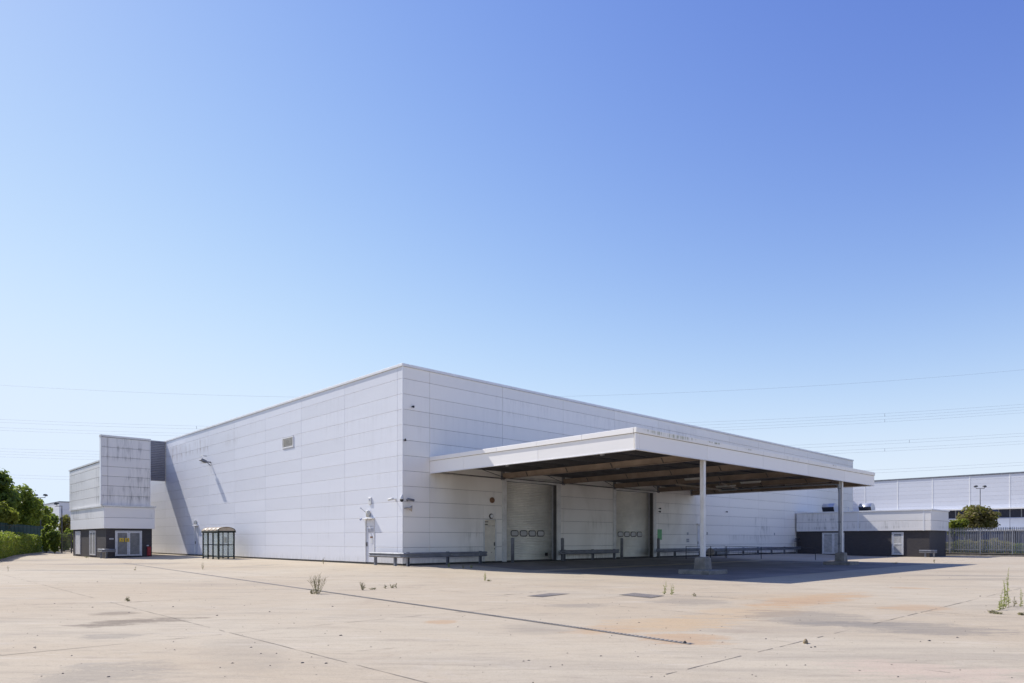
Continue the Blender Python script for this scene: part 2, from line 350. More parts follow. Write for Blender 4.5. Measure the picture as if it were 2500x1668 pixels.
def yard_mat():
    k = NT('yard_concrete'); P, x, y, z = k.pos()
    def frame(deg):
        c, s_ = math.cos(rad(deg)), math.sin(rad(deg))
        return (k.math('ADD', k.math('MULTIPLY', x, c), k.math('MULTIPLY', y, s_)), k.math('SUBTRACT', k.math('MULTIPLY', y, c), k.math('MULTIPLY', x, s_)))
    al, ac = frame(-46)                                  # wheel tracks run across the yard
    bl, bc = frame(-28)
    def st(a_, c_, fa, fc, off, det=6, ro=0.65, di=0.6): return k.noise(k.vec(k.math('MULTIPLY', a_, fa), k.math('MULTIPLY', c_, fc), off), 1.0, det, ro, di)
    big = k.noise(P, 0.085, 6, 0.62, 0.8)
    tr1 = st(al, ac, 0.09, 0.42, 0.0); tr2 = st(al, ac, 0.30, 1.7, 3.0, 6, 0.7, 0.9); tr3 = st(bl, bc, 0.14, 0.9, 7.0); fin = st(al, ac, 0.9, 6.0, 6.0, 6, 0.72)
    grit = k.noise(P, 34.0, 4, 0.78); grit2 = k.noise(P, 8.0, 6, 0.75); patch = k.noise(P, 0.55, 6, 0.7, 0.5)
    col = k.mix(k.ramp(big, 0.32, 0.68), (0.445, 0.367, 0.262), (0.485, 0.422, 0.318))
    def over(v, lo, hi, amt, c_):
        nonlocal col
        col = k.mix(k.math('MULTIPLY', k.ramp(v, lo, hi), amt), col, c_)
    over(tr1, 0.50, 0.70, 0.55, (0.33, 0.285, 0.225)); over(tr2, 0.50, 0.74, 0.60, (0.30, 0.255, 0.20)); over(tr3, 0.54, 0.74, 0.45, (0.32, 0.28, 0.23))
    over(tr2, 0.44, 0.26, 0.55, (0.56, 0.50, 0.405)); over(fin, 0.52, 0.72, 0.55, (0.28, 0.235, 0.185)); over(fin, 0.42, 0.24, 0.40, (0.60, 0.535, 0.44))
    over(patch, 0.56, 0.74, 0.45, (0.36, 0.285, 0.21)); over(patch, 0.42, 0.28, 0.30, (0.50, 0.45, 0.38))
    wob = k.noise(P, 0.9, 6, 0.7)
    def wt(v, g_): return k.math('MULTIPLY', k.math('SUBTRACT', v, 0.5), g_)
    EDGE = k.math('ADD', k.math('ADD', wt(wob, 2.6), wt(grit2, 1.6)), k.math('ADD', wt(tr2, 4.2), wt(fin, 3.2)))
    for (cx, cy, L, W, th, sc, amt) in STAINS:
        ct, s2 = math.cos(th), math.sin(th)
        dx = k.math('SUBTRACT', x, cx); dy = k.math('SUBTRACT', y, cy)
        ua = k.math('DIVIDE', k.math('ADD', k.math('MULTIPLY', dx, ct), k.math('MULTIPLY', dy, s2)), L * 1.2)
        va = k.math('DIVIDE', k.math('SUBTRACT', k.math('MULTIPLY', dy, ct), k.math('MULTIPLY', dx, s2)), W * 1.5)
        r2 = k.math('ADD', k.math('MULTIPLY', ua, ua), k.math('MULTIPLY', va, va))
        ed = EDGE
        m = k.math('MULTIPLY', k.ramp(k.math('ADD', r2, ed), 1.1, 0.35), k.math('MULTIPLY', k.ramp(fin, 0.25, 0.6, 0.55, 1.0), amt), clamp=True)
        col = k.mix(k.math('MULTIPLY', m, 0.8), col, sc)
    over(grit, 0.55, 0.70, 0.5, (0.19, 0.165, 0.135)); over(grit, 0.42, 0.28, 0.35, (0.66, 0.60, 0.50)); over(grit2, 0.56, 0.74, 0.45, (0.27, 0.225, 0.175)); over(grit2, 0.4, 0.28, 0.25, (0.58, 0.52, 0.43))
    k.bump(k.math('ADD', k.math('MULTIPLY', grit, 0.5), grit2), 0.5, 0.012)
    return k.fin(col, 0.9, 0.0, 0.2)
M['yard'] = yard_mat()
M['crack'] = worn('joint_sealant', (0.17, 0.145, 0.125), 0.9, 0.4, 3.0, dirt=(0.32, 0.28, 0.235), dirt_amt=0.7)
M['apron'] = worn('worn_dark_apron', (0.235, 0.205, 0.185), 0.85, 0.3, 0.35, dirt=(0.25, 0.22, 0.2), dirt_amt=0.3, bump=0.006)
M['slot'] = worn('drain_slot', (0.13, 0.12, 0.13), 0.8, 0.3, 3.0)
M['grate'] = worn('drain_grate', (0.105, 0.10, 0.11), 0.6, 0.3, 3.0)
M['cover'] = worn('cover_plate', (0.17, 0.155, 0.15), 0.75, 0.3, 4.0, bump=0.01)

# ------------------------------------------------------------------ object helpers
WL = {}                                                  # world position of every object (no parent is ever rotated)
CUBES = {}
def tag(o, label=None, cat=None, group=None, kind=None):
    if label: o['label'] = label
    if cat: o['category'] = cat
    if group: o['group'] = group
    if kind: o['kind'] = kind
    return o
def link(name, data, loc, parent=None):
    o = bpy.data.objects.new(name, data); C.objects.link(o)
    WL[o] = Vector(loc)
    if parent is not None:
        o.parent = parent; o.location = Vector(loc) - WL[parent]
    else: o.location = loc
    return o
def thing(name, loc, label, cat, group=None):
    return tag(link(name, None, loc), label, cat, group)
def cube_mesh(dx, dy, dz, mat, bev):
    key = (round(dx, 4), round(dy, 4), round(dz, 4), mat, bev)
    if key in CUBES: return CUBES[key]
    hx, hy, hz = dx / 2, dy / 2, dz / 2
    me = bpy.data.meshes.new('block')
    if bev <= 0:
        v = [(sx * hx, sy * hy, sz * hz) for sx in (-1, 1) for sy in (-1, 1) for sz in (-1, 1)]
        f = [(0, 1, 3, 2), (4, 6, 7, 5), (0, 4, 5, 1), (2, 3, 7, 6), (0, 2, 6, 4), (1, 5, 7, 3)]
    else:
        b = min(bev, hx * .45, hy * .45, hz * .45); v = []; idx = {}
        for sx in (-1, 1):
            for sy in (-1, 1):
                for sz in (-1, 1):
                    for ax in range(3):
                        p = [sx * hx, sy * hy, sz * hz]
                        for q in range(3):
                            if q != ax: p[q] -= (sx, sy, sz)[q] * b
                        idx[(sx, sy, sz, ax)] = len(v); v.append(tuple(p))
        f = []
        for ax in range(3):
            o1, o2 = [q for q in range(3) if q != ax]
            for s in (-1, 1):
                q = []
                for (a, c) in ((-1, -1), (1, -1), (1, 1), (-1, 1)):
                    sg = [0, 0, 0]; sg[ax] = s; sg[o1] = a; sg[o2] = c
                    q.append(idx[(*sg, ax)])
                f.append(q)
            for a in (-1, 1):
                for c in (-1, 1):
                    q = []
                    for (s, ax2) in ((-1, o1), (1, o1), (1, o2), (-1, o2)):
                        sg = [0, 0, 0]; sg[ax] = s; sg[o1] = a; sg[o2] = c
                        q.append(idx[(*sg, ax2)])
                    f.append(q)
        for sx in (-1, 1):
            for sy in (-1, 1):
                for sz in (-1, 1): f.append([idx[(sx, sy, sz, ax)] for ax in range(3)])
    me.from_pydata(v, [], f)
    import bmesh
    bm = bmesh.new(); bm.from_mesh(me); bmesh.ops.recalc_face_normals(bm, faces=bm.faces); bm.to_mesh(me); bm.free()
    me.materials.append(M[mat]); CUBES[key] = me
    return me
def box(name, x0, x1, y0, y1, z0, z1, mat, parent=None, bev=0.0):
    return link(name, cube_mesh(x1 - x0, y1 - y0, z1 - z0, mat, bev), ((x0 + x1) / 2, (y0 + y1) / 2, (z0 + z1) / 2), parent)

class MB:
    def __init__(s): s.v = []; s.f = []; s.sm = []
    def add(s, vs, fs, smooth=False):
        o = len(s.v); s.v += [tuple(p) for p in vs]; s.f += [tuple(i + o for i in f) for f in fs]; s.sm += [smooth] * len(fs); return s
    def box(s, x0, x1, y0, y1, z0, z1):
        return s.add([(x, y, z) for x in (x0, x1) for y in (y0, y1) for z in (z0, z1)],
                     [(0, 1, 3, 2), (4, 6, 7, 5), (0, 4, 5, 1), (2, 3, 7, 6), (0, 2, 6, 4), (1, 5, 7, 3)])
    def tube(s, pts, r, n=8, caps=True):
        pts = [Vector(p) for p in pts]; m = len(pts); rs = r if isinstance(r, (list, tuple)) else [r] * m
        vs = []; fs = []
        for i, p in enumerate(pts):
            t = ((pts[min(i + 1, m - 1)] - p).normalized() + (p - pts[max(i - 1, 0)]).normalized())
            t = t.normalized() if t.length > 1e-6 else Vector((0, 0, 1))
            a = t.orthogonal().normalized() if i == 0 else (a - t * a.dot(t)).normalized()
            b = t.cross(a)
            for k in range(n):
                th = 2 * math.pi * k / n
                vs.append(p + (a * math.cos(th) + b * math.sin(th)) * rs[i])
        for i in range(m - 1):
            for k in range(n): fs.append((i * n + k, i * n + (k + 1) % n, (i + 1) * n + (k + 1) % n, (i + 1) * n + k))
        s.add(vs, fs, True)
        if caps:
            s.add(vs[:n], [tuple(range(n))[::-1]]); s.add(vs[-n:], [tuple(range(n))])
        return s
    def prism(s, prof, a, b, smooth=False, caps=True):
        """extrude: prof = points of the section at a, shifted by b - a"""
        d = Vector(b) - Vector(a); n = len(prof)
        v0 = [Vector(p) for p in prof]; v1 = [p + d for p in v0]
        s.add(v0 + v1, [(i, (i + 1) % n, n + (i + 1) % n, n + i) for i in range(n)], smooth)
        if caps: s.add(v0, [tuple(range(n))[::-1]]); s.add(v1, [tuple(range(n))])
        return s
    def lathe(s, c, axis, prof, n=14):
        ax = Vector(axis).normalized(); a = ax.orthogonal().normalized(); b = ax.cross(a); c = Vector(c)
        vs = []; fs = []
        for (h, r) in prof:
            for k in range(n):
                th = 2 * math.pi * k / n
                vs.append(c + ax * h + (a * math.cos(th) + b * math.sin(th)) * r)
        m = len(prof)
        for i in range(m - 1):
            for k in range(n): fs.append((i * n + k, i * n + (k + 1) % n, (i + 1) * n + (k + 1) % n, (i + 1) * n + k))
        s.add(vs, fs, True); s.add(vs[:n], [tuple(range(n))[::-1]]); s.add(vs[-n:], [tuple(range(n))])
        return s
    def build(s, name, mat, parent=None, loc=None):
        xs = np.array(s.v)
        if loc is None: loc = (float(xs[:, 0].mean()), float(xs[:, 1].mean()), float(xs[:, 2].min()))
        me = bpy.data.meshes.new(name)
        me.from_pydata([tuple(p) for p in (xs - np.array(loc))], [], s.f)
        me.polygons.foreach_set('use_smooth', s.sm)
        import bmesh
        bm = bmesh.new(); bm.from_mesh(me)
        bmesh.ops.remove_doubles(bm, verts=bm.verts, dist=1e-5)
        bmesh.ops.recalc_face_normals(bm, faces=bm.faces); bm.to_mesh(me); bm.free()
        me.materials.append(M[mat])
        return link(name, me, loc, parent)

def sub_rects(r, holes):
    """rectangle (a0,a1,z0,z1) minus holes"""
    out = [r]
    for (p0, p1, q0, q1) in holes:
        nx = []
        for (a0, a1, z0, z1) in out:
            if p1 <= a0 or p0 >= a1 or q1 <= z0 or q0 >= z1: nx.append((a0, a1, z0, z1)); continue
            if p0 > a0: nx.append((a0, p0, z0, z1))
            if p1 < a1: nx.append((p1, a1, z0, z1))
            m0, m1 = max(a0, p0), min(a1, p1)
            if q0 > z0: nx.append((m0, m1, z0, q0))
            if q1 < z1: nx.append((m0, m1, q1, z1))
        out = nx
    return [q for q in out if q[1] - q[0] > .05 and q[3] - q[2] > .05]
def face_box(axis, sgn, pl, d0, d1, a0, a1, z0, z1):
    """box on a vertical plane; d0..d1 measured outwards from the plane (sgn = outward sign)"""
    e0, e1 = sorted((pl + sgn * d0, pl + sgn * d1))
    return (e0, e1, a0, a1, z0, z1) if axis == 'x' else (a0, a1, e0, e1, z0, z1)
def clad(parent, axis, sgn, pl, cols, rows, holes, mat, th=0.06, gap=0.014, bev=0.008):
    """every cladding panel one object on the plane; mat may be a function of (a, z)"""
    for i in range(len(cols) - 1):
        for j in range(len(rows) - 1):
            for (a0, a1, z0, z1) in sub_rects((cols[i], cols[i + 1], rows[j], rows[j + 1]), holes):
                g = gap / 2
                mm = mat((a0 + a1) / 2, (z0 + z1) / 2) if callable(mat) else mat
                box('panel', *face_box(axis, sgn, pl, 0.002, th, a0 + g, a1 - g, z0 + g, z1 - g), mm, parent, bev)
def backing(name, axis, sgn, pl, thick, rect, holes, mat, parent):
    m = MB()
    for (a0, a1, z0, z1) in sub_rects(rect, holes): m.box(*face_box(axis, sgn, pl, -thick, 0.0, a0, a1, z0, z1))
    return m.build(name, mat, parent)

# ------------------------------------------------------------------ ground
def build_ground():
    def axis(lo, hi, step):
        a = list(np.arange(lo, hi + .01, step))
        return [-1600, -700, -300, -140, -80] + a + [150, 220, 400, 800, 1800]
    xs = axis(-44, 84, 2.0); ys = axis(-44, 84, 2.0)
    v = [(x, y, zg(x, y)) for x in xs for y in ys]; n = len(ys)
    f = [(i * n + j, (i + 1) * n + j, (i + 1) * n + j + 1, i * n + j + 1) for i in range(len(xs) - 1) for j in range(n - 1)]
    me = bpy.data.meshes.new('ground'); me.from_pydata(v, [], f); me.materials.append(M['yard'])
    me.polygons.foreach_set('use_smooth', [True] * len(f))
    return tag(link('ground', me, (0, 0, 0)), 'pale concrete yard with rust and tyre stains', None, None, 'structure')
ground = build_ground()

def strip(pts, wid, name, mat, parent, jit=0.0, lift=0.005, step=0.5, vary=0.5, gaps=True, world=False):
    """thin sheet following the ground along a polyline of pixels"""
    P = [Vector((*p, 0)) if world else Vector(gp(*p)) for p in pts]; q = []
    for a, b in zip(P[:-1], P[1:]):
        k = max(1, int((b - a).length / step))
        q += [a.lerp(b, i / k) for i in range(k)]
    q.append(P[-1]); m = MB(); vs = []; off = 0.0
    for i, p in enumerate(q):
        t = (q[min(i + 1, len(q) - 1)] - q[max(i - 1, 0)]); t.z = 0; t.normalize(); nrm = Vector((-t.y, t.x, 0))
        off = off * .7 + R.uniform(-jit, jit)
        w2 = wid / 2 * (1 + R.uniform(-vary, vary))
        for s in (-1, 1):
            w_ = p + nrm * (off + s * w2); vs.append((w_.x, w_.y, zg(w_.x, w_.y) + lift))
    keep = []; on = True
    for i in range(len(q) - 1):
        if R.random() < (.12 if on else .45): on = not on
        if on or not gaps: keep.append(i)
    m.add(vs, [(2 * i, 2 * i + 1, 2 * i + 3, 2 * i + 2) for i in (keep or range(len(q) - 1))])
    return m.build(name, mat, parent)
for pts, wd, jt in [
        ([(1030, 1503), (1180, 1491), (1240, 1484)], 0.02, 0.01),
        ([(1230, 1453), (1335, 1444)], 0.05, 0.01),
        ([(1735, 1578), (1850, 1589)], 0.012, 0.01),
        ([(1860, 1561), (1945, 1570)], 0.012, 0.008),
        ([(1640, 1453), (1740, 1458), (1860, 1466), (2010, 1475)], 0.02, 0.012),
        ([(2230, 1379), (2300, 1375), (2350, 1368), (2385, 1361)], 0.03, 0.01),
        ([(2250, 1635), (2320, 1643)], 0.02, 0.01),
        ([(2420, 1497), (2450, 1487), (2470, 1481), (2520, 1483)], 0.04, 0.01),
        ([(2415, 1498), (2470, 1502), (2530, 1505)], 0.035, 0.01),
        ([(2260, 1498), (2330, 1502), (2400, 1505)], 0.02, 0.01),
        ([(0, 1480), (120, 1476), (260, 1472), (420, 1466)], 0.03, 0.012),
        ([(1250, 1430), (1330, 1428), (1420, 1432), (1500, 1440)], 0.02, 0.02),
                ([(870, 1590), (1000, 1580), (1180, 1571)], 0.012, 0.008)]:
    tag(strip(pts, wd * .6, 'joint', 'crack', ground, jt, 0.005, 0.16, .75), 'dark joint between two concrete bays')

# faint bay joints: the slabs of the yard
for p0, p1 in [((-30, -28.1), (40, -28.1)), ((-34, -20.4), (36, -20.4)), ((-30, -12.2), (2, -12.2)), ((-22, -4.2), (0, -4.2)), ((-26, 4.0), (-3, 4.0)), ((-24, 12.2), (-3, 12.2)), ((-20, 20.4), (-5, 20.4)),
               ((-17.8, 26), (-17.8, -34)), ((-8.5, 24), (-8.5, -27)), ((-4.2, 14), (-4.2, -34)), ((4.0, -21.5), (4.0, -40)), ((12.2, -21.5), (12.2, -40)), ((20.4, -21.5), (20.4, -40)), ((36, -10), (36, -34)), ((44, -6), (44, -34))]:
    tag(strip([p0, p1], .015, 'joint', 'faint', ground, .006, .005, .25, .8, True, True), 'faint joint between two concrete bays')
# darker worn apron below the canopy
def sheet(name, xs, ys, lift, mat, label):
    v = [(x, y, zg(x, y) + lift) for x in xs for y in ys]; n = len(ys)
    m = MB(); m.add(v, [(i * n + j, (i + 1) * n + j, (i + 1) * n + j + 1, i * n + j + 1) for i in range(len(xs) - 1) for j in range(n - 1)], True)
    return tag(m.build(name, mat), label, None, None, 'structure')
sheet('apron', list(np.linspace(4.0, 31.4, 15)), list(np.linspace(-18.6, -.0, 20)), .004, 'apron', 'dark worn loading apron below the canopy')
# drain channel: dark slot, concrete edges, grate bars where they can be told apart
CH_PX = [(330, 1379), (394, 1388), (560, 1410), (760, 1440), (1000, 1471), (1250, 1504), (1500, 1543), (1690, 1573)]
a0, a1 = Vector(gp(394, 1388)), Vector(gp(1690, 1573))
dv = (a1 - a0); dv.z = 0; CL = dv.length; dv.normalize(); cn = Vector((-dv.y, dv.x, 0))
drain = thing('drain_channel', gp(1690, 1573), 'long slotted drain channel with dark grating across the concrete yard', 'drain')
def along(t, o, lift):
    p = a1 - dv * t + cn * o
    return (p.x, p.y, zg(p.x, p.y) + lift)
m = MB()
NS = 60
for o0, o1, lf, nm, mt in ((-0.055, 0.055, 0.004, 'channel', 'grate'), (-0.075, -0.055, 0.010, 'edging', 'metal'), (0.055, 0.075, 0.010, 'edging', 'metal')):
    m = MB(); vs = []
    for i in range(NS + 1):
        t = (CL + 12) * i / NS
        vs += [along(t, o0, lf), along(t, o1, lf)]
    m.add(vs, [(2 * i, 2 * i + 1, 2 * i + 3, 2 * i + 2) for i in range(NS)])
    m.build(nm, 'slot' if nm == 'channel' else 'kerb', drain)
m = MB(); t = 0.05
while t < 16:
    c = [Vector(along(t + dt, o, 0.012)) for dt, o in ((0, -.05), (0, .05), (.04, .05), (.04, -.05))]
    m.add(c + [p - Vector((0, 0, .02)) for p in c], [(0, 1, 2, 3), (0, 4, 5, 1), (1, 5, 6, 2), (2, 6, 7, 3), (3, 7, 4, 0)])
    t += 0.095
tag(m.build('grate_bar', 'kerb', drain), None, None, None, 'stuff')

# access covers flush in the yard
def cover(px, label):
    P = [Vector(gp(*p)) for p in px]; c = sum(P, Vector()) / 4
    th = thing('access_cover', (c.x, c.y, zg(c.x, c.y)), label, 'manhole cover')
    def quad(s, lift): return [(c.x + (p.x - c.x) * s, c.y + (p.y - c.y) * s, zg(c.x + (p.x - c.x) * s, c.y + (p.y - c.y) * s) + lift) for p in P]
    m = MB(); o = quad(1.0, .006); i_ = quad(.95, .006); m.add(o + i_, [(k, (k + 1) % 4, 4 + (k + 1) % 4, 4 + k) for k in range(4)]); m.build('frame', 'plinth', th)
    m = MB(); q = [Vector(p) for p in quad(.94, .012)]
    for k in range(9):
        a, b = k / 9 + .01, (k + 1) / 9 - .01
        L0, L1 = q[0].lerp(q[1], a), q[0].lerp(q[1], b); R0, R1 = q[3].lerp(q[2], a), q[3].lerp(q[2], b)
        m.add([L0, L1, R1, R0], [(0, 1, 2, 3)])
    m.build('plate', 'cover', th)
cover([(1286, 1456), (1340, 1449), (1392, 1450), (1325, 1458.5)], 'ribbed steel access cover lying at the end of the dark joint')
cover([(1510, 1453), (1548, 1448), (1622, 1455), (1588, 1461)], 'worn access cover beside the yellow flowered weeds')

# ------------------------------------------------------------------ main warehouse
LX, LY, HT = 69.9, 66.0, 11.72
wh = thing('warehouse', (0, 0, 0), 'large white panel clad warehouse with a flat parapet roof', 'warehouse')
RD = [(8.31, 13.30, -0.1, 5.33), (20.17, 25.27, -0.1, 5.33)]              # roller door openings
PD = [(6.36, 7.34, 0.0, 2.71), (32.2, 33.35, 0.0, 2.75)]                  # personnel doors in the front wall
SDR = [(3.05, 4.02, 0.0, 2.68), (33.5, 34.4, 0.0, 2.68)]                  # doors in the side wall
rows = [0.0] + [0.055 + .9 * k for k in range(1, 13)] + [11.56]
fcols = [0.02] + [1.96 + 6 * k for k in range(12)] + [LX - .02]
scols = [0.02, 0.54] + [0.54 + 6.07 * k for k in range(1, 11)] + [LY]
holes_f = [(a - .38, b + .38, q - .2, r + .36) for (a, b, q, r) in RD] + [(a - .06, b + .06, q - .1, r + .06) for (a, b, q, r) in PD]
holes_s = [(a - .05, b + .05, q - .1, r + .05) for (a, b, q, r) in SDR] + [(13.9, 15.7, 8.22, 9.02)]
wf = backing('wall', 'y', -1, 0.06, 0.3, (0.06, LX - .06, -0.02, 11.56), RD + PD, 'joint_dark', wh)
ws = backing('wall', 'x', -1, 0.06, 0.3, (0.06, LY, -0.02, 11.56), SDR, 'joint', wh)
def fmat(a, z): return 'wall_cover' if 1.96 < a < 31.9 and z < 5.4 else 'wall_front'
clad(wf, 'y', -1, 0.06, fcols, rows, holes_f, fmat, .06, .016)
clad(ws, 'x', -1, 0.06, scols, rows, holes_s, 'wall_side')
box('corner_trim', -.012, .05, -.012, .05, 0.0, 11.56, 'trim', wh, .01)
box('wall', LX - .3, LX, .3, LY, -.02, 11.5, 'neigh', wh)
box('wall', .37, LX - .3, LY - .3, LY, -.02, 11.5, 'neigh', wh)
box('roof', .37, LX - .3, .37, LY - .3, 10.9, 11.05, 'roof', wh)
box('plinth', .015, LX - .02, .015, .35, -.35, -.02, 'plinth', wh)
box('plinth', .015, .35, .37, LY, -.35, -.02, 'plinth', wh)
# parapet coping in lengths
def coping(parent, axis, sgn, pl, a0, a1, z0, z1, out, depth, seg=3.0, mat='trim'):
    a = a0
    while a < a1 - .01:
        b = min(a + seg, a1)
        box('coping', *face_box(axis, sgn, pl, -depth, out, a + .004, b - .004, z0, z1), mat, parent, .012)
        a = b
coping(wh, 'x', -1, 0, -.06, LY, 11.565, 11.72, .065, .45, 6.07)
coping(wh, 'y', -1, 0, .45, LX + .06, 11.565, 11.72, .06, .45, 6.0)
# louvre in the side wall
lv = MB(); lv.box(-.05, .05, 13.9, 15.7, 8.94, 9.02); lv.box(-.05, .05, 13.9, 15.7, 8.22, 8.30); lv.box(-.05, .05, 13.9, 13.97, 8.30, 8.94); lv.box(-.05, .05, 15.63, 15.7, 8.30, 8.94)
lv = lv.build('louvre', 'trim', wh)
box('backplate', .052, .058, 13.97, 15.63, 8.30, 8.94, 'black', lv)
for k in range(8):
    z = 8.32 + k * .078
    MB().prism([(-.045, 13.97, z), (-.035, 13.97, z), (.03, 13.97, z + .05), (.02, 13.97, z + .05)], (0, 13.97, 0), (0, 15.63, 0)).build('slat', 'slat', lv)

# roller doors
SLM = {}
def roller(x0, x1, label):
    zt, zb, dep = 5.33, -0.06, 0.52
    m = MB()
    # jambs, head box and reveal
    m.box(x0 - .38, x0, -.03, .03, -.05, zt + .36); m.box(x1, x1 + .38, -.03, .03, -.05, zt + .36); m.box(x0, x1, -.03, .03, zt, zt + .36)
    rd = m.build('roller_door', 'trim_dirty', wh); tag(rd, label)
    m = MB(); m.box(x0 - .04, x0 - .002, .032, dep + .3, zb, zt + .1); m.box(x1 + .002, x1 + .04, .032, dep + .3, zb, zt + .1); m.box(x0, x1, .032, dep + .3, zt + .002, zt + .1)
    m.build('reveal', 'lining', rd)
    box('head_box', x0 - .1, x1 + .1, -.14, -.032, zt + .02, zt + .26, 'trim_dirty', rd, .02)
    pitch = .117; n = int((zt - zb) / pitch)
    key = (round(x1 - x0, 2))
    if key not in SLM:
        prof = [(x0, .012, 0), (x0, -.016, .016), (x0, -.026, .06), (x0, -.02, .092), (x0, .016, .108), (x0, .03, .1165), (x0, .04, 0)]
        tmp = MB().prism(prof, (x0, 0, 0), (x1, 0, 0), True).build('slat', 'slat', rd, (x0, 0, 0)); SLM[key] = tmp.data
        bpy.data.objects.remove(tmp)
    wins = [(x0 + .92 + i * .86, x0 + .92 + i * .86 + .62) for i in range(4)]
    for k in range(n):
        z = zb + .05 + k * pitch
        link('slat', SLM[key], (x0, dep, z), rd)
    box('bottom_bar', x0, x1, dep - .04, dep + .04, zb - .02, zb + .06, 'rubber', rd, .01)
    for (a, b) in wins:
        def ring(g, y):
            out = []
            for (cx, cz, s0) in ((b - .12 - g * 0, 1.91 - .02, 0), (a + .12, 1.89, 90), (a + .12, 1.81, 180), (b - .12, 1.81, 270)):
                for t in range(0, 91, 18):
                    th = rad(s0 + t); out.append((cx + (.12 + g) * math.cos(th), y, cz + (.12 + g) * math.sin(th)))
            return out
        o, i_ = ring(0.058, dep - .05), ring(0, dep - .05); nn = len(o)
        m = MB(); back = [(p[0], dep, p[2]) for p in o]
        m.add(o + i_, [(k, (k + 1) % nn, nn + (k + 1) % nn, nn + k) for k in range(nn)])
        m.add(o + back, [(k, (k + 1) % nn, nn + (k + 1) % nn, nn + k) for k in range(nn)])
        wfm = m.build('window', 'rubber', rd)
        MB().add(ring(0, dep - .042), [tuple(range(nn))]).build('pane', 'misty', rd)
    return rd
rd1 = roller(8.31, 13.30, 'cream roller shutter beside the cream door')
rd2 = roller(20.17, 25.27, 'cream roller shutter beside the green sign')
box('cable_box', 12.55, 12.82, .43, .49, .25, .48, 'black', rd1, .01)
for z in (1.05, 1.4, 1.75): box('switch', 25.19, 25.26, .2, .28, z, z + .1, 'black', rd2, .01)

def door(axis, sgn, rect, mat, fmat_, transom=None, handle_side=1):
    a0, a1, z0, z1 = rect; pl = 0.0
    m = MB()
    for r in ((a0 - .05, a0, z0, z1 + .05), (a1, a1 + .05, z0, z1 + .05), (a0, a1, z1, z1 + .05)): m.box(*face_box(axis, sgn, pl, -.12, .03, *r))
    d = m.build('door', fmat_, wh)
    zt = transom if transom else z1
    box('leaf', *face_box(axis, sgn, pl, -.09, -.04, a0 + .008, a1 - .008, z0 + .01, zt - .008), mat, d, .005)
    if transom: box('transom_panel', *face_box(axis, sgn, pl, -.09, -.05, a0 + .008, a1 - .008, transom + .008, z1 - .008), mat, d, .005)
    hx = a1 - .1 if handle_side > 0 else a0 + .1
    box('handle', *face_box(axis, sgn, pl, -.038, .01, hx - .03, hx + .03, 1.0, 1.25), 'black', d, .01)
    return d
d1 = door('y', -1, PD[0], 'cream', 'trim_dirty', 2.32)
for z, l in ((2.55, .34), (2.38, .3)): box('vent_slot', 6.38, 6.38 + l, .035, .046, z, z + .05, 'black', d1)
box('lock', 7.24, 7.29, .02, .045, .78, .86, 'black', d1); box('fixing', 6.98, 7.03, .03, .045, .55, .6, 'rust', d1)
d2 = door('y', -1, PD[1], 'white_door', 'trim', None, -1)
box('hood', 32.05, 33.5, -.16, -.002, 2.79, 2.86, 'trim_dirty', d2, .01)
d3 = door('x', -1, SDR[0], 'white_door', 'trim_dirty', 2.25, 1)
box('hood', -.22, -.002, 2.98, 4.09, 2.70, 2.76, 'trim', d3, .01)
for k in range(7):
    y = 3.15 + .1 * k; m = MB(); m.tube([(.03, y, 2.12), (.028, y + .05, 2.0 + .02 * (k % 3)), (.03, y + .02, 1.86)], .012, 5); m.build('scuff_mark', 'lining', d3)
box('notice', .022, .036, 3.28, 3.56, 1.52, 1.62, 'rust', d3); box('paper_notice', .022, .036, 3.25, 3.5, 1.2, 1.5, 'paper', d3)
d4 = door('x', -1, SDR[1], 'white_door', 'trim_dirty', None, 1)
box('hood', -.25, -.002, 33.4, 34.5, 2.70, 2.77, 'trim', d4, .01)

# ------------------------------------------------------------------ loading canopy
cx0, cx1, cy0, zb, zt = 1.96, 31.6, -15.15, 5.40, 6.40
can = thing('loading_canopy', (8.0, -14.9, zg(8, -14.9)), 'wide white fascia canopy over the loading doors on two columns', 'canopy')
BZ = zt - .24
def run(axis, pl, sgn, a0, a1, joints):
    cuts = [a0] + joints + [a1]
    for a, b in zip(cuts[:-1], cuts[1:]):
        box('fascia_panel', *face_box(axis, sgn, pl, -.06, 0.0, a + .006, b - .006, zb + .05, BZ - .015), 'canopy_white', can, .006)
    a = a0
    while a < a1 - .05:
        b = min(a + 3.0, a1)
        box('flashing', *face_box(axis, sgn, pl, -.10, .055, a + .003, b - .003, BZ + .002, zt), 'canopy_band' if axis == 'y' else 'canopy_white', can, .01)
        a = b
    box('shade_seam', *face_box(axis, sgn, pl, -.05, .003, a0, a1, BZ - .014, BZ + .001), 'shade_line', can)  # dark strip paints the shadow line below the flashing, specked with dirt
    box('drip_trim', *face_box(axis, sgn, pl, -.09, .02, a0, a1, zb, zb + .048), 'trim', can, .006)
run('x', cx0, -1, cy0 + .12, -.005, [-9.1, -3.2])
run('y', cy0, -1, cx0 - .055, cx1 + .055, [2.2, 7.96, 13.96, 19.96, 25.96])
run('x', cx1, 1, cy0 + .12, -.005, [-9.1, -3.2])
